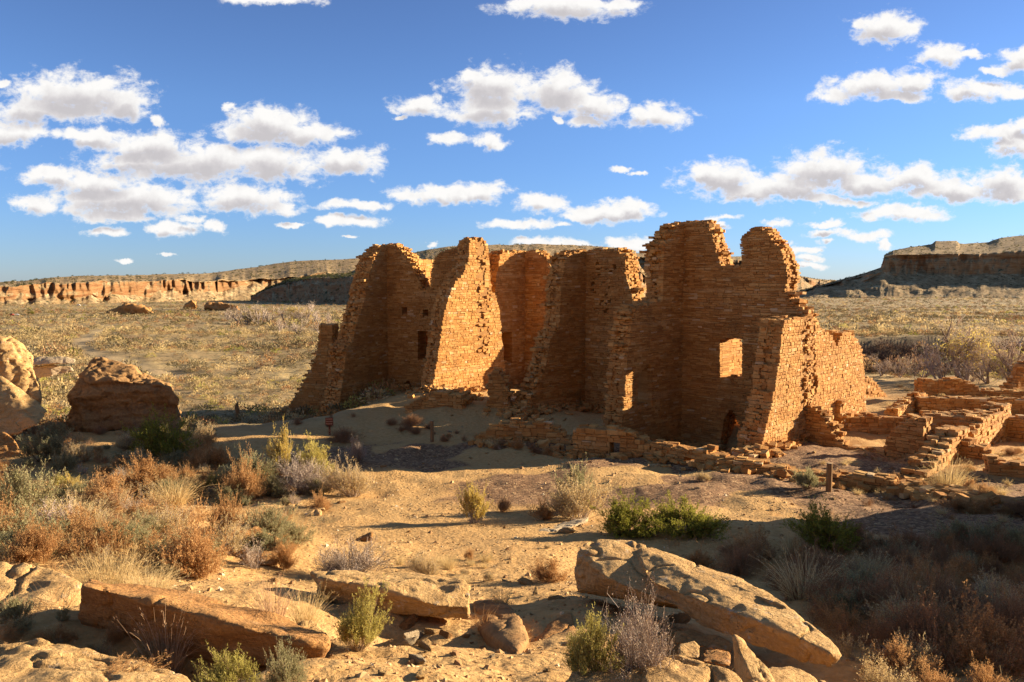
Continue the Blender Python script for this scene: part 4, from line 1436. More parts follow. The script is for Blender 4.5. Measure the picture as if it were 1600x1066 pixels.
def stone_at(px, py, wpx, label, group=None, k=None, rs=random.Random(5), name="loose_stone"):
    g = ground_at(px, py)
    s = wpx * g[1] / F_PX / 1.3
    o = bpy.data.objects.new(name, STONES[rs.randrange(6) if k is None else k])
    COL.objects.link(o)
    o.location = (g[0], g[1], hz(g[0], g[1]) + s * 0.12)
    o.scale = (s, s * rs.uniform(.7, 1.1), s * rs.uniform(.7, 1.2))
    o.rotation_euler = (rs.uniform(-.3, .3), rs.uniform(-.3, .3), rs.uniform(0, 6.28))
    tag(o, label, "stone", group)
    return o


for a in ((834, 932, 22, "upright angular stone on the sandy path left of the large tilted boulder", 0), (868, 936, 26, "rounded stone at the foot of the large tilted boulder", 4),
          (826, 912, 28, "smooth stone upslope of the upright angular stone", 4), (880, 832, 34, "oval stone just above the large tilted boulder's top", 4),
          (596, 729, 13, "lone reddish stone on the shaded gravel right of the yellow bush", 2), (1590, 862, 34, "sunlit orange stone at the right edge of the shade", 2),
          (748, 812, 16, "pale stone at the foot of the small yellow bush", 3), (569, 845, 34, "flat reddish stone beside the grey twiggy bush", 5),
          (450, 806, 14, "small upright stone on the ledge beside the sandy path", 2), (646, 997, 44, "long pale stone under the overhanging slab", 3),
          (672, 1016, 44, "orange wedge shaped stone under the overhanging slab", 0), (678, 992, 22, "triangular stone propped under the overhanging slab", 1),
          (655, 1030, 30, "pale chunk in front of the orange wedge shaped stone", 3), (726, 1000, 18, "small round stone at the right end of the overhanging slab", 4),
          (594, 1056, 20, "squat stone near the bottom edge on the path", 1), (652, 1062, 32, "broad stone cut by the bottom edge on the path", 0),
          (640, 975, 34, "dark rounded stone deep under the overhanging slab", 5), (700, 1002, 26, "reddish flat stone under the overhanging slab", 2),
          (1060, 975, 40, "round stone beside the twiggy bush under the large tilted boulder", 4), (635, 1014, 26, "thin white flake under the overhanging slab", 3),
          (530, 785, 15, "small orange stone left of the path ledge", 2), (505, 780, 12, "tiny stone below the tall yellow bush", 1)):
    stone_at(a[0], a[1], a[2], a[3], k=a[4])
rs = random.Random(77)
n = 0
while n < 110:
    px, py = rs.uniform(480, 960), rs.uniform(762, 1062)
    u = (py - 762) / 300
    cx = 730 + 60 * u
    if abs(px - cx) > 230 - 100 * u:
        continue
    stone_at(px, py, rs.choice([2.5, 3, 3, 4, 5, 6, 7, 10]) * (0.7 + 0.6 * u), "small loose sandstone pebble on the sandy path", "pebbles on the sandy path")
    n += 1
for n in range(60):
    px, py = rs.uniform(620, 1240), rs.uniform(640, 735)
    stone_at(px, py, rs.choice([3, 4, 5, 6, 8]), "fallen building stone lying by the ruin's shaded foot", "fallen stones at the ruin's foot")
for n in range(16):
    px, py = rs.uniform(1240, 1600), rs.uniform(640, 790)
    stone_at(px, py, rs.choice([4, 5, 6, 8, 10]), "fallen building stone between the low walls on the right", "fallen stones among the low walls")
for n in range(40):
    px, py = rs.uniform(0, 470), rs.uniform(780, 1060)
    stone_at(px, py, rs.choice([5, 6, 8, 12, 15]), "loose sandstone chunk among the bushes on the left slope", "stones on the left slope")


# gritty pebbles too many to count
def pebble_field():
    rs = np.random.default_rng(3)
    tpl_v = np.array([(-.5, -.4, 0), (.5, -.35, 0), (.45, .4, 0), (-.4, .45, 0), (-.2, -.2, .45), (.25, -.15, .4), (.15, .25, .45), (-.2, .2, .35)])
    tpl_f = np.array([(0, 1, 5, 4), (1, 2, 6, 5), (2, 3, 7, 6), (3, 0, 4, 7), (4, 5, 6, 7)])
    n = 9000
    d = 3.0 + 21 * rs.random(n) ** 1.3
    a = rs.uniform(-.68, .68, n)
    x, y = d * a, d
    keep = fbm(x * 0.8, y * 0.8, oct=3, seed=71) > -0.15
    x, y, d = x[keep], y[keep], d[keep]
    n = len(x)
    z = H(x, y)
    s = rs.uniform(0.012, 0.035, n) * (1 + (rs.random(n) < 0.08) * 1.2) * (0.7 + d / 22)
    th = rs.uniform(0, 6.28, n)
    jit = rs.uniform(0.6, 1.4, (n, 8, 3))
    v = tpl_v[None] * jit * s[:, None, None]
    c, si = np.cos(th)[:, None], np.sin(th)[:, None]
    vx = v[..., 0] * c - v[..., 1] * si + x[:, None]
    vy = v[..., 0] * si + v[..., 1] * c + y[:, None]
    vz = v[..., 2] + z[:, None] - 0.003
    V = np.stack([vx, vy, vz], -1).reshape(-1, 3)
    Fq = (tpl_f[None] + 8 * np.arange(n)[:, None, None]).reshape(-1, 4)
    o = link("gravel", new_mesh("gravel", V, Fq, [M_PEB]))
    tag(o, "fine broken sandstone grit strewn over the bare sandy ground", "gravel", kind='stuff')


def mat_pebble():
    m, n, b = material("pebbles")
    r = n.add('ShaderNodeNewGeometry').outputs['Random Per Island']
    n.put(b.inputs['Base Color'], n.ramp(r, [(0, (0.22, 0.12, 0.055)), (0.5, (0.43, 0.26, 0.115)), (0.9, (0.55, 0.38, 0.19)), (1, (0.62, 0.52, 0.36))]))
    return m


M_PEB = mat_pebble()
pebble_field()

# ---------------------------------------------------------------- shrubs and grass
def mat_leaf(name, stops, trans=0.42):
    m = bpy.data.materials.new(name)
    m.use_nodes = True
    n = NT(m.node_tree)
    g = n.add('ShaderNodeNewGeometry')
    oi = n.add('ShaderNodeObjectInfo')
    k = n.math('MULTIPLY_ADD', oi.outputs['Random'], 0.35, n.math('MULTIPLY', g.outputs['Random Per Island'], 0.65))
    c = n.ramp(k, stops)
    df = n.add('ShaderNodeBsdfDiffuse', {'Color': c})
    tr = n.add('ShaderNodeBsdfTranslucent', {'Color': c})
    mx = n.add('ShaderNodeMixShader', {0: trans, 1: df.outputs[0], 2: tr.outputs[0]})
    n.add('ShaderNodeOutputMaterial', {0: mx.outputs[0]})
    return m


def st3(a, b):
    mid = tuple((x + y) / 2 for x, y in zip(a, b))
    return [(0.05, a), (0.5, mid), (0.95, b)]


LEAF = {
    'rust': mat_leaf("rust_leaf", st3((0.33, 0.165, 0.062), (0.60, 0.37, 0.165))),
    'sage': mat_leaf("sage_leaf", st3((0.21, 0.195, 0.095), (0.46, 0.41, 0.215))),
    'rabbit': mat_leaf("rabbitbrush_leaf", st3((0.30, 0.265, 0.065), (0.60, 0.50, 0.15))),
    'green': mat_leaf("green_leaf", st3((0.14, 0.15, 0.026), (0.40, 0.36, 0.06))),
    'straw': mat_leaf("straw_blade", st3((0.46, 0.32, 0.13), (0.72, 0.56, 0.30))),
    'pinkgrass': mat_leaf("pink_straw_blade", st3((0.46, 0.28, 0.15), (0.68, 0.47, 0.29))),
    'bare': mat_leaf("bare_twig", st3((0.42, 0.31, 0.21), (0.72, 0.58, 0.44)), 0.1),
    'white': mat_leaf("white_twig", st3((0.50, 0.37, 0.32), (0.78, 0.64, 0.58)), 0.1),
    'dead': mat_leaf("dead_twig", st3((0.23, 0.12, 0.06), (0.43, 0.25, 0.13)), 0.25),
    'yellow': mat_leaf("yellow_leaf", st3((0.48, 0.35, 0.075), (0.68, 0.53, 0.17))),
    'drybrush': mat_leaf("dry_brush", st3((0.22, 0.15, 0.075), (0.38, 0.27, 0.135)), 0.2),
    'olive': mat_leaf("olive_brush", st3((0.12, 0.095, 0.045), (0.27, 0.215, 0.11)), 0.2),
    'greybrush': mat_leaf("grey_brush", st3((0.17, 0.14, 0.085), (0.34, 0.275, 0.165)), 0.2),
    'thicket': mat_leaf("thicket_twig", st3((0.075, 0.045, 0.032), (0.19, 0.12, 0.085)), 0.1),
    'stem': mat_leaf("woody_stem", st3((0.12, 0.075, 0.045), (0.28, 0.19, 0.12)), 0.0),
    'greystem': mat_leaf("grey_stem", st3((0.20, 0.155, 0.12), (0.42, 0.34, 0.29)), 0.0),
}


def ribbons(P, w0, w1, rng):
    """P: (n, k, 3) polylines -> tapered flat strips"""
    n, k, _ = P.shape
    t = np.gradient(P, axis=1)
    t /= np.linalg.norm(t, axis=-1, keepdims=True) + 1e-9
    r = rng.normal(size=(n, 1, 3))
    s = np.cross(t, np.broadcast_to(r, t.shape))
    s /= np.linalg.norm(s, axis=-1, keepdims=True) + 1e-9
    w = (w0 + (w1 - w0) * np.linspace(0, 1, k))[None, :, None] * 0.5
    V = np.stack([P - s * w, P + s * w], 2).reshape(-1, 3)
    i = np.arange(n * k * 2).reshape(n, k, 2)
    Fq = np.stack([i[:, :-1, 0], i[:, :-1, 1], i[:, 1:, 1], i[:, 1:, 0]], -1).reshape(-1, 4)
    return V, Fq


def leaves(C, D, ln, wd, rng):
    """small kite-shaped leaves at C pointing along D"""
    n = len(C)
    D = D / (np.linalg.norm(D, axis=-1, keepdims=True) + 1e-9)
    s = np.cross(D, rng.normal(size=(n, 3)))
    s /= np.linalg.norm(s, axis=-1, keepdims=True) + 1e-9
    L = (ln * rng.uniform(0.6, 1.3, n))[:, None]
    Wd = (wd * rng.uniform(0.7, 1.3, n))[:, None]
    V = np.stack([C, C + D * L * 0.5 + s * Wd * 0.5, C + D * L, C + D * L * 0.5 - s * Wd * 0.5], 1).reshape(-1, 3)
    return V, np.arange(4 * n).reshape(n, 4)


def join(parts):
    V, Fq, b = [], [], 0
    for v, f in parts:
        V.append(v)
        Fq.append(f + b)
        b += len(v)
    return np.concatenate(V), np.concatenate(Fq)


def shrub_arrays(rng, n_main=70, R=0.5, Hh=0.7, spread=1.25, n_twig=9, twig=0.16, n_leaf=5, ll=0.03, lw=0.009, sw=0.008, up=0.5, lumpy=0.25, leaf_from=0.4, base=0.08):
    nl = 9
    la, lt, lr = rng.uniform(0, 2 * np.pi, nl), spread * np.sqrt(rng.random(nl)), rng.uniform(0.55, 1.15, nl)
    pick = rng.integers(0, nl, n_main)
    a = la[pick] + rng.normal(size=n_main) * 0.55
    th = np.abs(lt[pick] + rng.normal(size=n_main) * 0.3).clip(0, spread)
    lump = lr[pick] * (1 + lumpy * 0.5 * rng.normal(size=n_main)).clip(0.5, 1.35)
    end = np.stack([R * np.sin(th) * np.cos(a), R * np.sin(th) * np.sin(a), Hh * (0.12 + 0.88 * np.cos(th).clip(0.0, 1))], -1) * (lump * rng.uniform(0.72, 1.05, n_main))[:, None]
    b = np.stack([base * np.sqrt(rng.random(n_main)) * np.cos(a), base * np.sqrt(rng.random(n_main)) * np.sin(a), np.full(n_main, -0.03)], -1)
    L = np.linalg.norm(end - b, axis=-1, keepdims=True)
    mid = b + (end - b) * 0.5 + np.array([0, 0, 1.0]) * L * 0.12 * up + rng.normal(size=(n_main, 3)) * 0.06 * L
    t = np.linspace(0, 1, 6)[None, :, None]
    Pm = (1 - t) ** 2 * b[:, None] + 2 * t * (1 - t) * mid[:, None] + t ** 2 * end[:, None]
    Pm = Pm + rng.normal(size=Pm.shape) * 0.008
    stems = [ribbons(Pm, sw, sw * 0.35, rng)]
    lv = []
    if n_twig:
        tt = rng.uniform(leaf_from, 1.0, (n_main, n_twig))
        ti = tt[..., None]
        S = ((1 - ti) ** 2 * b[:, None] + 2 * ti * (1 - ti) * mid[:, None] + ti ** 2 * end[:, None]).reshape(-1, 3)
        dr = np.repeat((end - b) / L, n_twig, axis=0) + rng.normal(size=S.shape) * 0.55 + np.array([0, 0, up])
        dr /= np.linalg.norm(dr, axis=-1, keepdims=True)
        tl = (twig * rng.uniform(0.5, 1.3, len(S)))[:, None]
        m2 = S + dr * tl * 0.5 + rng.normal(size=S.shape) * 0.12 * tl
        E = S + dr * tl + np.array([0, 0, 1]) * tl * 0.15 * up
        stems.append(ribbons(np.stack([S, m2, E], 1), sw * 0.5, sw * 0.25, rng))
        if n_leaf:
            lt = rng.uniform(0.15, 1.0, (len(S), n_leaf))[..., None]
            Cc = (S[:, None] * (1 - lt) + E[:, None] * lt).reshape(-1, 3)
            dd = np.repeat(dr, n_leaf, axis=0) + rng.normal(size=Cc.shape) * 0.6
            lv.append(leaves(Cc, dd, ll, lw, rng))
    return join(stems), (join(lv) if lv else None)


def grass_arrays(rng, n=160, R=0.12, h=0.6, lean=0.5, droop=0.35, w=0.005, heads=True):
    a = rng.uniform(0, 2 * np.pi, n)
    r = R * np.sqrt(rng.random(n))
    b = np.stack([r * np.cos(a), r * np.sin(a), np.full(n, -0.02)], -1)
    a2 = a + rng.normal(size=n) * 0.6
    ln = np.abs(rng.normal(size=n)) * lean
    d = np.stack([np.cos(a2) * ln, np.sin(a2) * ln, np.ones(n)], -1)
    d /= np.linalg.norm(d, axis=-1, keepdims=True)
    H_ = (h * rng.uniform(0.45, 1.1, n))[:, None]
    hor = np.stack([np.cos(a2), np.sin(a2), np.zeros(n)], -1)
    t = np.linspace(0, 1, 6)
    P_ = b[:, None] + d[:, None] * H_[:, None] * t[None, :, None] + (hor[:, None] * 0.6 - np.array([0, 0, 0.55])) * H_[:, None] * (droop * np.abs(rng.normal(size=n)))[:, None, None] * (t ** 2.4)[None, :, None]
    out = [ribbons(P_, w, w * 0.3, rng)]
    if heads:
        k = n // 2
        C = np.repeat(P_[:k, -1], 4, axis=0) + rng.normal(size=(k * 4, 3)) * 0.012
        D_ = np.repeat(P_[:k, -1] - P_[:k, -2], 4, axis=0) + rng.normal(size=(k * 4, 3)) * 0.02
        out.append(leaves(C, D_, 0.035, 0.005, rng))
    return join(out)


KIND = {
    #            shrub_arrays keywords                                                                                       leaf mat  stem mat
    'rust': (dict(n_main=140, R=0.52, Hh=0.62, n_twig=13, twig=0.13, n_leaf=8, ll=0.022, lw=0.011, sw=0.005, spread=1.45), 'rust', 'rust'),
    'sage': (dict(n_main=130, R=0.52, Hh=0.62, n_twig=12, twig=0.13, n_leaf=9, ll=0.034, lw=0.011, sw=0.007, spread=1.45, up=0.9), 'sage', 'stem'),
    'rabbit': (dict(n_main=130, R=0.5, Hh=0.75, n_twig=12, twig=0.15, n_leaf=11, ll=0.036, lw=0.009, sw=0.006, up=1.2, leaf_from=0.4, spread=1.3), 'rabbit', 'stem'),
    'yellow': (dict(n_main=120, R=0.45, Hh=0.8, n_twig=11, twig=0.14, n_leaf=11, ll=0.028, lw=0.012, sw=0.006, up=1.2, leaf_from=0.45, spread=1.25), 'yellow', 'greystem'),
    'green': (dict(n_main=150, R=0.55, Hh=0.6, n_twig=13, twig=0.14, n_leaf=11, ll=0.034, lw=0.012, sw=0.008, spread=1.5, up=0.8, lumpy=0.35), 'green', 'stem'),
    'bare': (dict(n_main=150, R=0.5, Hh=0.75, n_twig=16, twig=0.17, n_leaf=4, ll=0.014, lw=0.008, sw=0.008, spread=1.3, leaf_from=0.25), 'bare', 'greystem'),
    'white': (dict(n_main=130, R=0.52, Hh=0.6, n_twig=16, twig=0.12, n_leaf=7, ll=0.018, lw=0.011, sw=0.007, spread=1.4), 'white', 'white'),
    'dead': (dict(n_main=140, R=0.55, Hh=0.65, n_twig=14, twig=0.16, n_leaf=5, ll=0.018, lw=0.010, sw=0.007, spread=1.45, leaf_from=0.2), 'dead', 'dead'),
    'mixed': (dict(n_main=140, R=0.52, Hh=0.68, n_twig=13, twig=0.15, n_leaf=8, ll=0.024, lw=0.009, sw=0.006, spread=1.4, up=0.8), 'straw', 'greystem'),
}
SHRUB = {}
for kk, (kw, lm, sm) in KIND.items():
    for v in range(3):
        rng = np.random.default_rng(abs(hash((len(kk), kk[0], kk[-1]) == 0)) + 1000 + 17 * list(KIND).index(kk) + v)
        st, lf = shrub_arrays(rng, **kw)
        SHRUB[(kk, v)] = (new_mesh("stems", st[0], st[1], [LEAF[sm]]), new_mesh("foliage", lf[0], lf[1], [LEAF[lm]]))
TUFT = {}
for kk, kw in (('straw', dict(n=300, R=0.16, h=0.62, lean=0.45, droop=0.4, w=0.007)), ('pinkgrass', dict(n=130, R=0.10, h=0.75, lean=0.28, droop=0.25, w=0.008)), ('bunch', dict(n=620, R=0.32, h=0.5, lean=0.6, droop=0.5, w=0.006))):
    for v in range(3):
        rng = np.random.default_rng(500 + v + 10 * len(kk))
        a = grass_arrays(rng, **kw)
        TUFT[(kk, v)] = new_mesh("grass_tuft", a[0], a[1], [LEAF['straw' if kk == 'bunch' else kk]])

_rs = random.Random(42)
WORD = {'rust': 'rust orange', 'sage': 'grey green', 'rabbit': 'yellow green', 'yellow': 'golden yellow', 'green': 'dark green', 'bare': 'bare grey', 'white': 'pinkish white', 'dead': 'dark brown dry', 'mixed': 'straw coloured'}


def shrub(px, py, wpx, hpx, kind, label, group=None, v=None, dz=0.0, tilt=0.0):
    """px, py: foot of the shrub in the photograph; wpx, hpx its size there"""
    g = ground_at(px, py)
    w = wpx * g[1] / F_PX
    h = hpx * g[1] / F_PX
    v = _rs.randrange(3) if v is None else v
    return shrub_m(g[0], g[1], w, h, kind, label, group, v, dz, tilt)


def shrub_m(x, y, w, h, kind, label, group=None, v=0, dz=0.0, tilt=0.0):
    z = hz(x, y) + dz
    if kind in ('straw', 'pinkgrass', 'bunch'):
        o = bpy.data.objects.new("grass_tuft", TUFT[(kind, v)])
        COL.objects.link(o)
        ref = {'straw': (0.75, 0.6), 'pinkgrass': (0.6, 0.72), 'bunch': (1.0, 0.48)}[kind]
        tag(o, label, "grass tuft", group)
    else:
        o = empty("shrub", (x, y, z))
        ref = (1.05, 0.72 * KIND[kind][0]['Hh'] / 0.65)
        sm, fm = SHRUB[(kind, v)]
        link("stems", sm, o)
        link("foliage", fm, o)
        tag(o, label, "shrub", group)
    o.location = (x, y, z)
    o.rotation_euler = (_rs.uniform(-.06, .06), tilt, _rs.uniform(0, 6.28))
    sx = w / ref[0]
    o.scale = (sx, sx, h / ref[1])
    return o


SPECIFIC = [
    (68, 722, 84, 50, 'sage', "grey green sagebrush beside the rounded reddish boulder"),
    (118, 724, 52, 38, 'mixed', "sunlit straw coloured bush right of the reddish boulder's sagebrush"),
    (252, 712, 110, 66, 'green', "big dark greasewood at the right end of the dark fronted boulder"),
    (250, 692, 34, 26, 'rabbit', "small sunlit yellow tip showing in the dark greasewood"),  # yellow leaf colour stands in for sunlight on the greasewood
    (442, 745, 60, 84, 'yellow', "tallest yellow rabbitbrush in the cluster left of the gravel"),
    (490, 752, 96, 66, 'rabbit', "broad yellow green rabbitbrush beside the tallest yellow one"),
    (470, 770, 120, 66, 'bare', "tangle of grey twigs at the foot of the yellow rabbitbrush"),
    (552, 774, 92, 62, 'mixed', "straw coloured bush at the right end of the rabbitbrush cluster"),
    (392, 758, 96, 62, 'sage', "sage bush left of the tallest yellow rabbitbrush"),
    (380, 780, 90, 74, 'rust', "orange bush in front of the sage bush beside the rabbitbrush"),
    (560, 720, 40, 40, 'bare', "thin grey twigs standing behind the rabbitbrush cluster"),
    (500, 800, 44, 34, 'rust', "small rust plant with pale stones at the edge of the path"),
    (40, 812, 110, 78, 'sage', "grey green sagebrush at the left edge above the yellow boulder"),
    (85, 836, 88, 56, 'white', "pinkish white bush at the left edge"),
    (112, 772, 46, 34, 'yellow', "small golden plant above the pinkish white bush"),
    (170, 792, 120, 62, 'rust', "rust bush right of the small golden plant"),
    (236, 770, 130, 66, 'rust', "wide rust bush in the middle of the left slope"),
    (330, 735, 90, 52, 'rust', "dark rust bush below the big greasewood"),
    (312, 900, 136, 104, 'rust', "largest bright orange bush above the long slab"),
    (356, 835, 70, 66, 'rust', "upright orange bush above the largest orange bush"),
    (262, 838, 100, 58, 'mixed', "pale feathery bush left of the largest orange bush"),
    (440, 890, 52, 56, 'rust', "orange plant right of the reddish ledge"),
    (548, 900, 150, 66, 'bare', "wide grey twiggy bush behind the overhanging slab"),
    (668, 902, 60, 42, 'mixed', "thin straw coloured weeds behind the overhanging slab's right end"),
    (170, 925, 120, 82, 'bunch', "broad pale bunch of grass above the long slab"),
    (230, 930, 90, 60, 'bunch', "paler bunch of grass right of the broad one"),
    (428, 984, 70, 96, 'pinkgrass', "tall pale grass behind the right half of the long slab"),
    (478, 980, 66, 76, 'straw', "greenish straw tuft at the left end of the overhanging slab"),
    (560, 1016, 108, 98, 'rabbit', "yellow green rabbitbrush in front of the overhanging slab"),
    (262, 1066, 96, 128, 'pinkgrass', "tall reddish straw grass in front of the long slab"),
    (372, 1085, 116, 84, 'rabbit', "rabbitbrush at the bottom edge in front of the long slab"),
    (446, 1085, 74, 74, 'sage', "grey green bush right of the bottom edge rabbitbrush"),
    (30, 975, 66, 50, 'sage', "grey green bush on the rounded left edge boulder"),
    (-5, 935, 66, 66, 'dead', "dark twigs at the left edge on the rounded boulder"),
    (40, 1040, 100, 40, 'rust', "rust bush on the bottom left corner ledge"),
    (170, 1075, 170, 40, 'rust', "low rust mat along the bottom edge on the corner ledge"),
    (175, 1010, 40, 44, 'rust', "small rust sprig before the shaded end of the long slab"),
    (740, 818, 70, 66, 'yellow', "small yellow bush standing alone on the sandy path"),
    (784, 800, 34, 30, 'dead', "dark reddish weed right of the small yellow bush"),
    (905, 812, 124, 84, 'mixed', "large straw coloured bush with a green crown beside the gravel"),
    (893, 800, 84, 84, 'sage', "sage stems rising behind the large straw coloured bush"),
    (848, 812, 44, 36, 'rust', "rust plant at the left foot of the large straw coloured bush"),
    (985, 834, 120, 56, 'green', "bright green greasewood above the large tilted boulder"),
    (1068, 834, 112, 60, 'green', "right half of the green greasewood pair above the boulder"),
    (1290, 852, 118, 62, 'green', "shaded greenish yellow bush below the wooden post"),
    (1336, 852, 60, 46, 'dead', "dark bush at the right foot of the shaded greenish bush"),
    (1262, 764, 56, 40, 'sage', "small green bush among the footing stones"),
    (1100, 752, 30, 20, 'mixed', "small pale tuft at the end of the front wall"),
    (918, 1074, 116, 112, 'rabbit', "yellow green rabbitbrush left of the large boulder's hollow"),
    (990, 1076, 176, 158, 'bare', "tall pinkish grey twiggy bush before the large tilted boulder"),
    (862, 908, 84, 40, 'rust', "rust coloured grass left of the large tilted boulder"),
    (1236, 872, 34, 52, 'straw', "single dry straw plant in the shade below the greenish bush"),
    (1158, 895, 84, 66, 'dead', "purple brown bush behind the large tilted boulder"),
    (1092, 890, 60, 36, 'rust', "orange weed just behind the large tilted boulder"),
    (1482, 768, 60, 60, 'straw', "golden grass against the stepped cross wall"),
    (1462, 770, 30, 34, 'straw', "small golden tuft beside the golden grass"),
    (1540, 776, 60, 26, 'rust', "dry weeds right of the golden grass"),
    (1500, 800, 110, 24, 'rust', "flattened brown tumbleweed below the footing stones"),
    (1590, 800, 60, 24, 'dead', "dark weeds at the right edge on the footing stones"),
    (1388, 1090, 120, 70, 'mixed', "sunlit straw coloured bush at the bottom right"),
    (1470, 1090, 100, 66, 'rust', "sunlit rust bush at the bottom right"),
    (1545, 1090, 110, 66, 'rust', "pinkish rust bush in the bottom right corner"),
    (1575, 960, 70, 50, 'rust', "reddish lit bush at the right edge of the shade"),
    (1535, 952, 60, 36, 'rust', "small reddish lit plant left of the right edge bush"),
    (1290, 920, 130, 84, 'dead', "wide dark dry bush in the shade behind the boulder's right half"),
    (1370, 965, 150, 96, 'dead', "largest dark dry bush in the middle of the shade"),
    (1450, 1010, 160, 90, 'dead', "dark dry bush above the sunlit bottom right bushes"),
    (1360, 915, 90, 44, 'bunch', "pale fallen grass in the middle of the shade"),
    (640, 950, 36, 50, 'straw', "thin dry stalks above the overhanging slab"),
    (785, 955, 40, 46, 'straw', "thin dry stalks on the path left of the upright stone"),
    (535, 690, 70, 26, 'dead', "low dark weeds right of the small red sign"),
    (640, 668, 50, 24, 'dead', "weeds before the rubble of the bright broken face"),
]
for a in SPECIFIC:
    shrub(*a[:5], a[5])


def inside(px, py, poly):
    c = False
    for i in range(len(poly)):
        (x0, y0), (x1, y1) = poly[i], poly[i - 1]
        if (y0 > py) != (y1 > py) and px < (x1 - x0) * (py - y0) / (y1 - y0) + x0:
            c = not c
    return c


ZONES = [
    ("on the sunny left slope", [(-20, 690), (200, 700), (300, 715), (420, 735), (560, 785), (430, 800), (470, 880), (300, 905), (120, 880), (-20, 880)],
     95, (0.4, 0.9), (('rust', 9), ('sage', 7), ('straw', 2), ('mixed', 4), ('bare', 2), ('rabbit', 2), ('dead', 2))),
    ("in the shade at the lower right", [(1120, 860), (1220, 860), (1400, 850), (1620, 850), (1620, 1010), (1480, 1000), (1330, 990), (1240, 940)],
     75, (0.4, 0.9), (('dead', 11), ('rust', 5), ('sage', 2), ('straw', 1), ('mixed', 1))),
    ("around the dark fronted boulder", [(-10, 660), (90, 670), (290, 668), (330, 690), (300, 712), (40, 690), (-10, 690)],
     22, (0.5, 1.1), (('sage', 4), ('dead', 4), ('rust', 2), ('mixed', 2))),
    ("at the foot of the shaded ruin", [(400, 655), (520, 672), (680, 690), (880, 715), (700, 672), (540, 650)],
     22, (0.25, 0.6), (('dead', 5), ('rust', 2), ('straw', 1))),
    ("between the low walls on the right", [(1260, 740), (1400, 700), (1620, 700), (1620, 830), (1400, 790), (1340, 780)],
     26, (0.2, 0.55), (('straw', 5), ('rust', 5), ('dead', 3))),
    ("on the ruin's rubble mounds far right", [(1360, 600), (1440, 605), (1600, 600), (1620, 650), (1400, 650)],
     22, (0.3, 0.7), (('straw', 6), ('rust', 1), ('mixed', 2))),
    ("in the bottom left corner", [(-10, 880), (110, 890), (130, 1000), (300, 1050), (300, 1066), (-10, 1066)],
     7, (0.12, 0.26), (('rust', 5), ('sage', 2), ('straw', 3))),
    ("along the edge of the sandy path", [(480, 800), (560, 830), (700, 880), (860, 850), (900, 830), (880, 870), (740, 920), (600, 885)],
     14, (0.12, 0.3), (('straw', 4), ('rust', 3), ('mixed', 2))),
]
AVOID = [(30, 770, 140, 850), (120, 850, 300, 930), (240, 790, 390, 900), (380, 870, 500, 985), (500, 900, 620, 1015), (690, 740, 790, 825), (190, 930, 300, 1045),
         (840, 715, 970, 815), (930, 760, 1125, 840), (1220, 770, 1355, 860), (880, 890, 1050, 1070), (420, 655, 600, 780), (30, 660, 140, 725), (100, 560, 290, 660), (480, 830, 620, 900)]


def featured(px, py):
    return any(x0 - 20 < px < x1 + 20 and y0 < py < y1 + 42 for x0, y0, x1, y1 in AVOID)


for where, poly, cnt, (s0, s1), mix in ZONES:
    xs, ys = [p[0] for p in poly], [p[1] for p in poly]
    bag = [k for k, w in mix for _ in range(w)]
    c = 0
    while c < cnt:
        px, py = _rs.uniform(min(xs), max(xs)), _rs.uniform(min(ys), max(ys))
        if not inside(px, py, poly) or (featured(px, py) and _rs.random() < 0.85):
            continue
        g = ground_at(px, py)
        k = _rs.choice(bag)
        w = _rs.uniform(s0, s1)
        kk = 'straw grass tuft' if k in ('straw', 'pinkgrass') else WORD[k] + ' bush'
        shrub_m(g[0], g[1], w, w * _rs.uniform(0.42, 0.7), k, f"{kk} {where}", f"{kk} {where}", _rs.randrange(3))
        c += 1


# ---------------------------------------------------------------- the plain's brush
def lod(rng, leaf, n=70, R=0.5, Hh=0.6, s=0.15):
    a = rng.uniform(0, 6.283, n)
    th = 1.45 * np.sqrt(rng.random(n))
    r = rng.uniform(0.55, 1.0, n)
    C = np.stack([R * np.sin(th) * np.cos(a) * r, R * np.sin(th) * np.sin(a) * r, Hh * np.cos(th) * r * 0.85 + 0.02], -1)
    D_ = C / (np.linalg.norm(C, axis=-1, keepdims=True) + 1e-6) + rng.normal(size=C.shape) * 0.5 + np.array([0, 0, 0.4])
    return leaves(C, D_, s, s * 0.42, rng)


FARK = ['greybrush', 'olive', 'drybrush', 'rust', 'rabbit', 'dead', 'olive', 'straw', 'green']
FARW = np.array([5, 6, 4.5, 1.4, 0.5, 3.0, 2.2, 0.9, 0.5])
FARW = FARW / FARW.sum()
LODS = [[lod(np.random.default_rng(70 + i * 5 + v), k) for v in range(3)] for i, k in enumerate(FARK)]


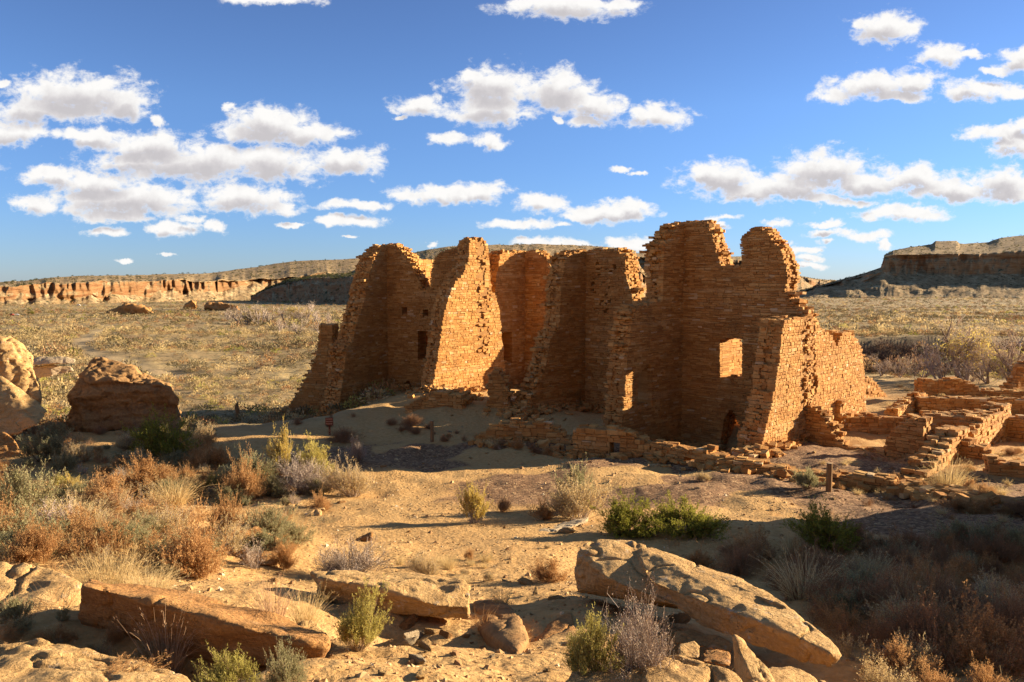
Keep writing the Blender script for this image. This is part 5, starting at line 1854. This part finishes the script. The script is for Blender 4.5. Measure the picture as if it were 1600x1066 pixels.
def plain_points(n, d0, d1, seed, smin, smax, power=1.0):
    rng = np.random.default_rng(seed)
    d = (d0 ** power + (d1 ** power - d0 ** power) * rng.random(n)) ** (1 / power)
    a = rng.uniform(-0.72, 0.72, n)
    x, y = a * d, d
    den = fbm(x * 0.045, y * 0.03, oct=3, seed=61)
    k = (0.45 * den + rng.uniform(-0.6, 0.6, n)) > -0.55
    k &= seg_dist(x, y, TRACK) > 1.5
    k &= ~((x > 5) & (y < 44))                       # ruin rooms
    k &= ~((x > -6) & (y < 47))
    k &= ~((x > -13) & (y < 36))
    e = 113 + 4 * vnoise(x * 0.05, x * 0.0 + 3.1, seed=5)
    k &= ~((x > 15) & (y > e - 4) & (y < e + 1))
    x, y, d = x[k], y[k], d[k]
    n = len(x)
    s = (smin + (smax - smin) * rng.random(n) ** 2.2) * (1 + 0.45 * fbm(x * 0.06, y * 0.06, oct=2, seed=68)).clip(0.5, 1.7)
    patch = fbm(x * 0.02, y * 0.02, oct=3, seed=66)
    kind = rng.choice(len(FARK), n, p=FARW)
    gold = (patch > 0.25) & (rng.random(n) < 0.35)
    dk = (patch < -0.3) & (rng.random(n) < 0.5)
    kind[dk] = rng.choice([1, 5, 6], dk.sum())
    kind[gold] = 7
    near_left = (x < -5) & (y < 62) & (rng.random(n) < 0.45)
    kind[near_left] = rng.choice([3, 4, 2, 7], near_left.sum())
    return x, y, s, kind, rng


xn, yn, sn, kn_, rg = plain_points(6500, 30, 64, 5, 0.4, 1.45, 1.5)
order = np.argsort(yn)


def brush_stuff():
    parts = {}
    sets = [(xn, yn, sn, kn_)]
    for n, d0, d1, seed, a, b, pw in ((13000, 60, 150, 6, 0.5, 2.0, 1.6), (12000, 150, 420, 7, 0.8, 2.8, 1.6), (6500, 420, 660, 8, 1.0, 2.4, 1.5), (6500, 660, 1380, 9, 1.8, 4.5, 1.5)):
        sets.append(plain_points(n, d0, d1, seed, a, b, pw)[:4])
    x, y, s, k = [np.concatenate(q) for q in zip(*sets)]
    z = H(x, y)
    rng = np.random.default_rng(99)
    kinds = sorted(set(FARK))
    V, Fq, M, b = [], [], [], 0
    for i, kk in enumerate(FARK):
        for v in range(3):
            sel = np.nonzero((k == i) & (np.arange(len(k)) % 3 == v))[0]
            if not len(sel):
                continue
            l, f = LODS[i][v]
            far = y[sel] > 200
            for fs, cut in ((sel[~far], 1), (sel[far], 2)):
                if not len(fs):
                    continue
                nl = len(l) // 4 // cut
                lv = l[:nl * 4]
                if cut == 2:
                    c = lv.reshape(-1, 4, 3)
                    lv = (c.mean(1, keepdims=True) + (c - c.mean(1, keepdims=True)) * 1.5).reshape(-1, 3)
                th = rng.uniform(0, 6.28, len(fs))
                c, si = np.cos(th)[:, None], np.sin(th)[:, None]
                S = s[fs][:, None]
                hs = rng.uniform(0.6, 1.05, len(fs))[:, None]
                vx = (lv[:, 0][None] * c - lv[:, 1][None] * si) * S + x[fs][:, None]
                vy = (lv[:, 0][None] * si + lv[:, 1][None] * c) * S + y[fs][:, None]
                vz = lv[:, 2][None] * S * hs + z[fs][:, None]
                nv = len(lv)
                V.append(np.stack([vx, vy, vz], -1).reshape(-1, 3))
                q = np.arange(nv).reshape(-1, 4)
                Fq.append((q[None] + nv * np.arange(len(fs))[:, None, None]).reshape(-1, 4) + b)
                M.append(np.full(len(Fq[-1]), kinds.index(kk)))
                b += nv * len(fs)
    me = new_mesh("desert_brush", np.concatenate(V), np.concatenate(Fq), [LEAF['straw' if q == 'mixed' else q] for q in kinds], np.concatenate(M))
    o = link("desert_brush", me)
    tag(o, "sagebrush and dry grass covering the far plain", "brush", kind='stuff')


brush_stuff()


# thin dry weeds too many to count, near the camera
def weed_stuff():
    rng = np.random.default_rng(12)
    n = 1500
    d = 4.0 + 22 * rng.random(n)
    a = rng.uniform(-0.7, 0.7, n)
    x, y = d * a, d
    pathd = np.abs(x + 0.3 - 0.02 * (y - 10))
    k = (fbm(x * 0.5, y * 0.5, oct=3, seed=83) > 0.0) & ((x < -3.2) | (x > 2.4) | (rng.random(n) < 0.06)) & ~((y > 16.5) & (x > -6)) 
    x, y = x[k], y[k]
    z = H(x, y)
    parts, mats = [], []
    base = [grass_arrays(np.random.default_rng(300 + q), n=26, R=0.08, h=0.22, lean=0.7, droop=0.4, w=0.004, heads=False) for q in range(4)]
    V, Fq, M, b = [], [], [], 0
    for i in range(len(x)):
        v, f = base[i % 4]
        s = rng.uniform(0.5, 1.3)
        t = rng.uniform(0, 6.28)
        R_ = np.array([[math.cos(t), -math.sin(t), 0], [math.sin(t), math.cos(t), 0], [0, 0, 1]])
        V.append((v * s) @ R_.T + np.array([x[i], y[i], z[i]]))
        Fq.append(f + b)
        b += len(v)
        M.append(np.full(len(f), rng.integers(3)))
    me = new_mesh("dry_weeds", np.concatenate(V), np.concatenate(Fq), [LEAF['straw'], LEAF['rust'], LEAF['dead']], np.concatenate(M))
    tag(link("dry_weeds", me), "thin dry weeds scattered over the slopes", "weeds", kind='stuff')


weed_stuff()


def tile(base, mats, x, y, s, hs, rng, name, label, pick):
    """merge scaled, turned copies of small plants into one object"""
    V, Fq, M, b = [], [], [], 0
    z = H(x, y)
    for i in range(len(x)):
        v, f, mi = base[pick[i]]
        t = rng.uniform(0, 6.28)
        c, si = math.cos(t), math.sin(t)
        q = np.empty_like(v)
        q[:, 0] = (v[:, 0] * c - v[:, 1] * si) * s[i] + x[i]
        q[:, 1] = (v[:, 0] * si + v[:, 1] * c) * s[i] + y[i]
        q[:, 2] = v[:, 2] * s[i] * hs[i] + z[i]
        V.append(q)
        Fq.append(f + b)
        M.append(mi)
        b += len(v)
    me = new_mesh(name, np.concatenate(V), np.concatenate(Fq), mats, np.concatenate(M))
    tag(link(name, me), label, "brush", kind='stuff')


def undergrowth():
    rng = np.random.default_rng(21)
    kinds = ['rust', 'sage', 'mixed', 'dead', 'rabbit', 'bare']
    mats = sorted({KIND[k][1] for k in kinds} | {KIND[k][2] for k in kinds})
    base = []
    for k in kinds:
        kw = dict(KIND[k][0])
        kw.update(n_main=60, n_twig=9, n_leaf=5, ll=kw['ll'] * 1.5, lw=kw['lw'] * 1.5)
        for v in range(2):
            st, lf = shrub_arrays(np.random.default_rng(900 + v + 10 * kinds.index(k)), **kw)
            Vv, Ff = join([st, lf])
            base.append((Vv, Ff, np.concatenate([np.full(len(st[1]), mats.index(KIND[k][2])), np.full(len(lf[1]), mats.index(KIND[k][1]))])))
    x, y, s, pk = [], [], [], []
    for (poly, cnt, s0, s1, w) in (
            ([(-20, 690), (200, 700), (300, 715), (420, 735), (560, 785), (430, 800), (470, 880), (300, 905), (120, 880), (-20, 880)], 150, 0.25, 0.6, (6, 5, 3, 2, 1, 1)),
            ([(1120, 860), (1220, 850), (1400, 840), (1620, 830), (1620, 1066), (1480, 1040), (1330, 1010), (1240, 940)], 130, 0.25, 0.6, (4, 1, 1, 8, 0, 0)),
            ([(-10, 650), (90, 660), (290, 660), (330, 690), (300, 712), (40, 690), (-10, 690)], 40, 0.4, 0.9, (2, 4, 2, 4, 0, 1)),
            ([(-10, 870), (110, 890), (130, 1000), (300, 1050), (300, 1066), (-10, 1066)], 22, 0.08, 0.18, (6, 2, 1, 1, 0, 0)),
            ([(1330, 1020), (1620, 1010), (1620, 1066), (1330, 1066)], 20, 0.2, 0.36, (5, 1, 4, 1, 0, 1)),
            ([(440, 655), (520, 672), (680, 690), (880, 715), (700, 672), (540, 650)], 25, 0.15, 0.35, (2, 0, 1, 5, 0, 1)),
            ([(1250, 725), (1400, 700), (1620, 690), (1620, 840), (1400, 800), (1340, 790)], 40, 0.12, 0.35, (5, 0, 5, 3, 0, 0))):
        xs, ys = [p[0] for p in poly], [p[1] for p in poly]
        c = 0
        w = np.array(w) / sum(w)
        while c < cnt:
            px, py = rng.uniform(min(xs), max(xs)), rng.uniform(min(ys), max(ys))
            if not inside(px, py, poly) or (featured(px, py) and rng.random() < 0.7):
                continue
            g = ground_at(px, py)
            x.append(g[0])
            y.append(g[1])
            s.append(rng.uniform(s0, s1))
            pk.append(int(rng.choice(len(kinds), p=w)) * 2 + int(rng.integers(2)))
            c += 1
    tile(base, [LEAF[m] for m in mats], np.array(x), np.array(y), np.array(s), rng.uniform(0.7, 1.1, len(x)), rng, "low_brush", "low dry brush filling the gaps between the bushes", pk)


undergrowth()


def junipers():
    pts = np.concatenate(JUNIPERS)
    rng = np.random.default_rng(8)
    v, f = lod(np.random.default_rng(44), 'green', n=60, R=0.5, Hh=1.0, s=0.3)
    base = [(v, f, np.zeros(len(f), int))]
    V, Fq, b = [], [], 0
    for p in pts:
        s = rng.uniform(1.2, 2.9) * (1.0 if p[1] < 1200 else 1.5)
        t = rng.uniform(0, 6.28)
        c, si = math.cos(t), math.sin(t)
        V.append(np.stack([(v[:, 0] * c - v[:, 1] * si) * s + p[0], (v[:, 0] * si + v[:, 1] * c) * s + p[1], v[:, 2] * s * 0.8 + p[2] - 0.2], -1))
        Fq.append(f + b)
        b += len(v)
    me = new_mesh("scrub", np.concatenate(V), np.concatenate(Fq), [mat_leaf("juniper_leaf", st3((0.045, 0.05, 0.02), (0.12, 0.115, 0.05)))])
    tag(link("scrub", me), "dark juniper scrub dotting the far mesas", "scrub", kind='stuff')


junipers()


def bank_brush():
    rng = np.random.default_rng(31)
    n = 900
    x = rng.uniform(17, 95, n)
    e = 113 + 4 * vnoise(x * 0.05, x * 0.0 + 3.1, seed=5)
    y = e - 2 - 13 * rng.random(n) ** 1.6
    mats = ['thicket', 'dead', 'rust', 'sage']
    base = []
    for i, m in enumerate(mats):
        v, f = lod(np.random.default_rng(40 + i), m, n=150, R=0.6, Hh=0.95, s=0.10)
        base.append((v, f, np.full(len(f), i)))
    pk = rng.choice(4, n, p=[0.80, 0.10, 0.06, 0.04])
    tile(base, [LEAF[m] for m in mats], x, y, rng.uniform(1.4, 3.2, n), rng.uniform(0.7, 1.1, n), rng, "thicket", "dark thicket along the shaded bank of the wash", pk)


bank_brush()


# ---------------------------------------------------------------- trees
def tree_arrays(seed, height, levels=5, spread=0.55, r0=0.16, leafy=0):
    rng = np.random.default_rng(seed)
    segs, tips = [], []

    def grow(p, d, L, r, lv):
        k = 5
        pts = [p]
        dd = d.copy()
        for i in range(k - 1):
            dd = dd + rng.normal(size=3) * 0.16 + np.array([0, 0, 0.05])
            dd /= np.linalg.norm(dd)
            pts.append(pts[-1] + dd * L / (k - 1))
        segs.append((np.array(pts), r))
        if lv == 0:
            tips.append((pts[-1], dd))
            return
        nb = rng.integers(3, 5) if lv > 1 else rng.integers(4, 7)
        for j in range(nb):
            t = rng.uniform(0.35, 1.0)
            q = pts[min(k - 1, int(t * (k - 1)) + (1 if j == 0 else 0))]
            nd = dd + rng.normal(size=3) * spread * 1.2 + np.array([0, 0, 0.12])
            nd /= np.linalg.norm(nd)
            grow(np.array(q), nd, L * rng.uniform(0.55, 0.8), r * 0.55, lv - 1)
    for s in range(3):
        d = np.array([rng.normal() * 0.55, rng.normal() * 0.55, 1.0])
        grow(np.array([rng.normal() * 0.15, rng.normal() * 0.15, -0.2]), d / np.linalg.norm(d), height * 0.42, r0, levels - 1)
    thick = [q for q in segs if q[1] > r0 * 0.2]
    thin = [q for q in segs if q[1] <= r0 * 0.2]
    TV, TF = [], []
    for pts, r in thick:        # tapered tubes
        n = 6
        b = len(TV)
        for i, p in enumerate(pts):
            rr_ = r * (1 - 0.4 * i / (len(pts) - 1))
            for a in range(n):
                TV.append((p[0] + rr_ * math.cos(a * 6.283 / n), p[1] + rr_ * math.sin(a * 6.283 / n), p[2]))
        for i in range(len(pts) - 1):
            for a in range(n):
                TF.append((b + i * n + a, b + i * n + (a + 1) % n, b + (i + 1) * n + (a + 1) % n, b + (i + 1) * n + a))
    P_ = np.stack([q[0] for q in thin])
    tw = ribbons(P_, max(0.02, r0 * 0.16), 0.012, rng)
    lf = None
    if leafy:
        tp = np.array([t[0] for t in tips])
        C = np.repeat(tp, leafy, axis=0) + rng.normal(size=(len(tp) * leafy, 3)) * height * 0.03
        lf = leaves(C, rng.normal(size=C.shape), height * 0.03, height * 0.016, rng)
    return np.array(TV), np.array(TF), tw, lf


TREE_M = {}


def tree(px, py, hpx, label, seed, leafy=0, leafmat='yellow', twig='bare', group=None, name="bare_tree", levels=5):
    g = ground_at(px, py)
    h = hpx * g[1] / F_PX
    key = (seed, leafy, leafmat, twig)
    if key not in TREE_M:
        tv, tf, tw, lf = tree_arrays(seed, 6.0, levels, leafy=leafy)
        zt = max(tv[:, 2].max(), tw[0][:, 2].max())
        TREE_M[key] = (zt, new_mesh("trunk", tv, tf, [LEAF['greystem']], smooth=True), new_mesh("twigs", tw[0], tw[1], [LEAF[twig]]),
                       new_mesh("crown", lf[0], lf[1], [LEAF[leafmat]]) if lf else None)
    zt, a, b, c = TREE_M[key]
    o = empty(name, (g[0], g[1], hz(g[0], g[1])), seed * 1.3 + px)
    o.scale = (h / zt,) * 3
    link("trunk", a, o)
    link("twigs", b, o)
    if c:
        link("crown", c, o)
    tag(o, label, "tree", group)


tree(1500, 596, 116, "largest bare cottonwood in the wash with wide limbs", 1)
tree(1470, 600, 84, "grey bare tree left of the largest cottonwood", 2)
tree(1512, 600, 88, "yellow leaved tree before the largest cottonwood", 3, 3, 'yellow', name="leafy_tree")
tree(1575, 604, 110, "bare tree at the right edge of the wash", 4)
tree(1588, 602, 60, "small yellow green tree at the right edge of the wash", 5, 7, 'rabbit', name="leafy_tree")
tree(1440, 592, 60, "low pinkish thicket tree in the dark of the wash", 6)
tree(1405, 590, 46, "low grey thicket tree at the left end of the wash", 2)
tree(1545, 600, 70, "greyish tree between the yellow tree and the right edge", 6)
tree(1375, 588, 38, "smallest grey thicket tree nearest the big sunlit wall", 4)
for i, (px, py, h) in enumerate(((372, 505, 34), (388, 507, 38), (404, 508, 36), (424, 506, 30), (446, 506, 34), (462, 508, 32), (478, 508, 36), (496, 510, 34), (436, 520, 26), (468, 524, 28), (502, 526, 30), (356, 500, 20), (486, 472 + 20, 24), (515, 505, 24))):
    tree(px, py, h, "bare greyish thicket tree on the far plain left of the ruin", 1 + i % 6, twig='bare', group="bare thicket on the far plain")
tree(402, 507, 24, "small golden leaved tree in the left end of the far thicket", 3, 14, 'yellow', name="leafy_tree")
tree(474, 506, 26, "small golden leaved tree in the middle of the far thicket", 5, 14, 'yellow', name="leafy_tree")
shrub(49, 491, 10, 6, 'green', "lone dark green bush near the red vehicle on the far plain")

# ---------------------------------------------------------------- posts, sign, vehicles
def mat_plain(name, col, rough=0.8, var=0.25, scale=20.0, metal=0.0):
    m, n, b = material(name, rough)
    f = n.noise(n.add('ShaderNodeTexCoord').outputs['Object'], scale, 4, 0.6)
    n.put(b.inputs['Base Color'], n.mix(n.math('MULTIPLY', f, var * 2), col, tuple(c * 0.45 for c in col)))
    b.inputs['Metallic'].default_value = metal
    return m


M_WOOD = mat_plain("weathered_post", (0.33, 0.19, 0.085), 0.9, 0.5, 12)
M_WOODT = mat_plain("post_top", (0.48, 0.34, 0.2), 0.9, 0.3, 30)
M_RED = mat_plain("sign_red", (0.20, 0.06, 0.03), 0.6)
M_PALE = mat_plain("sign_lettering", (0.50, 0.27, 0.17), 0.7)


def tube_mesh(name, r0, r1, h, mats, n=10, top_slant=0.0, sides=None):
    V, Fq, mi = [], [], []
    levels = [(-0.2, r0), (h * 0.5, (r0 + r1) / 2), (h - 0.012, r1), (h, r1 * 0.85)]
    for z, r in levels:
        for a in range(n):
            t = a * 6.2832 / n
            k = 1 + 0.04 * math.sin(3 * t + z * 4)
            V.append((r * k * math.cos(t), r * k * math.sin(t), z + (top_slant * math.cos(t) * r if z > h * 0.9 else 0)))
    for l in range(len(levels) - 1):
        for a in range(n):
            Fq.append((l * n + a, l * n + (a + 1) % n, (l + 1) * n + (a + 1) % n, (l + 1) * n + a))
            mi.append(0)
    Fq.append(tuple((len(levels) - 1) * n + a for a in range(n)))
    mi.append(1)
    return new_mesh(name, V, Fq, mats, mi)


for px, py, wpx, hpx, lean, slant, lab in ((1295, 768, 10, 46, 0.0, 0.0, "stout round wooden post among the footing stones, sunlit on one side"),
                                           (675, 689, 6, 34, 0.0, 0.0, "thin wooden post in the shade below the sandy mound"),
                                           (898, 709, 5, 36, 0.03, 0.0, "dark slender post against the low front wall"),
                                           (373, 656, 7, 26, -0.12, 1.2, "leaning post with a slanted top at the path's left end"),
                                           (415, 641, 5, 11, 0.0, 0.4, "short stub post right of the leaning post")):
    g = ground_at(px, py)
    r = wpx * g[1] / F_PX / 2
    h = hpx * g[1] / F_PX
    me = tube_mesh("wooden_post", r, r * 0.95, h, [M_WOOD, M_WOODT], top_slant=slant)
    o = link("wooden_post", me, loc=(g[0], g[1], hz(g[0], g[1])))
    o.rotation_euler = (0, lean, 0)
    tag(o, lab, "post", "wooden posts along the trail")

g = ground_at(515, 680)
sc_ = g[1] / F_PX
so = empty("trail_sign", (g[0], g[1], hz(g[0], g[1])), math.atan2(-g[0], g[1]) * 0.5)
tag(so, "small red trail sign with three lines of pale lettering", "sign")


def boxes(name, bs, mat_, parent, bevel=0.0):
    V, Fq = [], []
    for x0, x1, y0, y1, z0, z1 in bs:
        b = len(V)
        V += [(x0, y0, z0), (x1, y0, z0), (x1, y1, z0), (x0, y1, z0), (x0, y0, z1), (x1, y0, z1), (x1, y1, z1), (x0, y1, z1)]
        Fq += [tuple(b + i for i in f) for f in ((0, 1, 5, 4), (1, 2, 6, 5), (2, 3, 7, 6), (3, 0, 4, 7), (4, 5, 6, 7), (3, 2, 1, 0))]
    me = new_mesh(name, V, Fq, [mat_])
    if bevel:
        bm = bmesh.new()
        bm.from_mesh(me)
        bmesh.ops.bevel(bm, geom=bm.edges[:], offset=bevel, segments=2, affect='EDGES')
        bm.to_mesh(me)
        bm.free()
    return link(name, me, parent)


hp = 28 * sc_
boxes("post", [(-1.4 * sc_, 1.4 * sc_, 0.0, 2.4 * sc_, -0.2, hp)], M_RED, so, 0.006)
pb = boxes("sign_board", [(-6 * sc_, 6 * sc_, -0.03, 0.0, hp - 12 * sc_, hp)], M_RED, so, 0.006)
rl = random.Random(3)
ln = []
for r_ in range(3):
    x = -5.2 * sc_
    zc = hp - (2.2 + 3.8 * r_) * sc_
    while x < 4.6 * sc_:
        w = rl.uniform(0.6, 2.6) * sc_
        ln.append((x, min(x + w, 5.2 * sc_), -0.036, -0.031, zc - 0.75 * sc_, zc + 0.75 * sc_))
        x += w + 0.35 * sc_
boxes("lettering", ln, M_PALE, pb)

M_CARR = mat_plain("red_paint", (0.50, 0.055, 0.03), 0.35, 0.1)
M_CARW = mat_plain("white_paint", (0.75, 0.74, 0.72), 0.35, 0.1)
M_GLASS = mat_plain("dark_glass", (0.03, 0.035, 0.04), 0.1, 0.1)
M_TYRE = mat_plain("tyre_rubber", (0.02, 0.02, 0.02), 0.9, 0.1)


def vehicle(px, py, wpx, paint, label, rz):
    g = ground_at(px, py)
    s = wpx * g[1] / F_PX / 4.4
    o = empty("parked_car", (g[0], g[1], hz(g[0], g[1])), rz)
    o.scale = (s, s, s)
    tag(o, label, "car")
    prof = [(-2.2, .35), (-2.2, .85), (-1.9, 1.0), (-1.5, 1.05), (-1.0, 1.5), (0.9, 1.52), (1.4, 1.02), (2.0, .92), (2.2, .75), (2.2, .35)]
    V, Fq = [], []
    for yy in (-0.88, 0.88):
        V += [(x, yy * (0.86 if z > 1.2 else 1), z) for x, z in prof]
    n = len(prof)
    Fq += [tuple(range(n))[::-1], tuple(range(n, 2 * n))]
    Fq += [(i, (i + 1) % n, n + (i + 1) % n, n + i) for i in range(n)]
    link("body", new_mesh("body", V, Fq, [paint]), o)
    boxes("window", [(-1.0, 0.95, -0.86, -0.80, 1.08, 1.42), (-1.0, 0.95, 0.80, 0.86, 1.08, 1.42)], M_GLASS, o)
    for x in (-1.35, 1.35):
        for y in (-0.8, 0.8):
            V, Fq = [], []
            for yy in (y - 0.1, y + 0.1):
                V += [(x + .34 * math.cos(a * 6.283 / 14), yy, .34 + .34 * math.sin(a * 6.283 / 14)) for a in range(14)]
            Fq = [tuple(range(14)), tuple(range(14, 28))[::-1]] + [(i, (i + 1) % 14, 14 + (i + 1) % 14, 14 + i) for i in range(14)]
            link("wheel", new_mesh("wheel", V, Fq, [M_TYRE]), o)


vehicle(18, 494, 9, M_CARR, "tiny red car parked on the far plain at the left edge", 0.2)
vehicle(26, 493, 7, M_CARW, "tiny white car right of the red one", 0.4)
vehicle(123, 478, 6, M_CARW, "tiny white car parked at the foot of the left mesa", 0.1)
vehicle(132, 478, 5, M_CARW, "tiny pale car right of the one at the mesa's foot", 0.3)
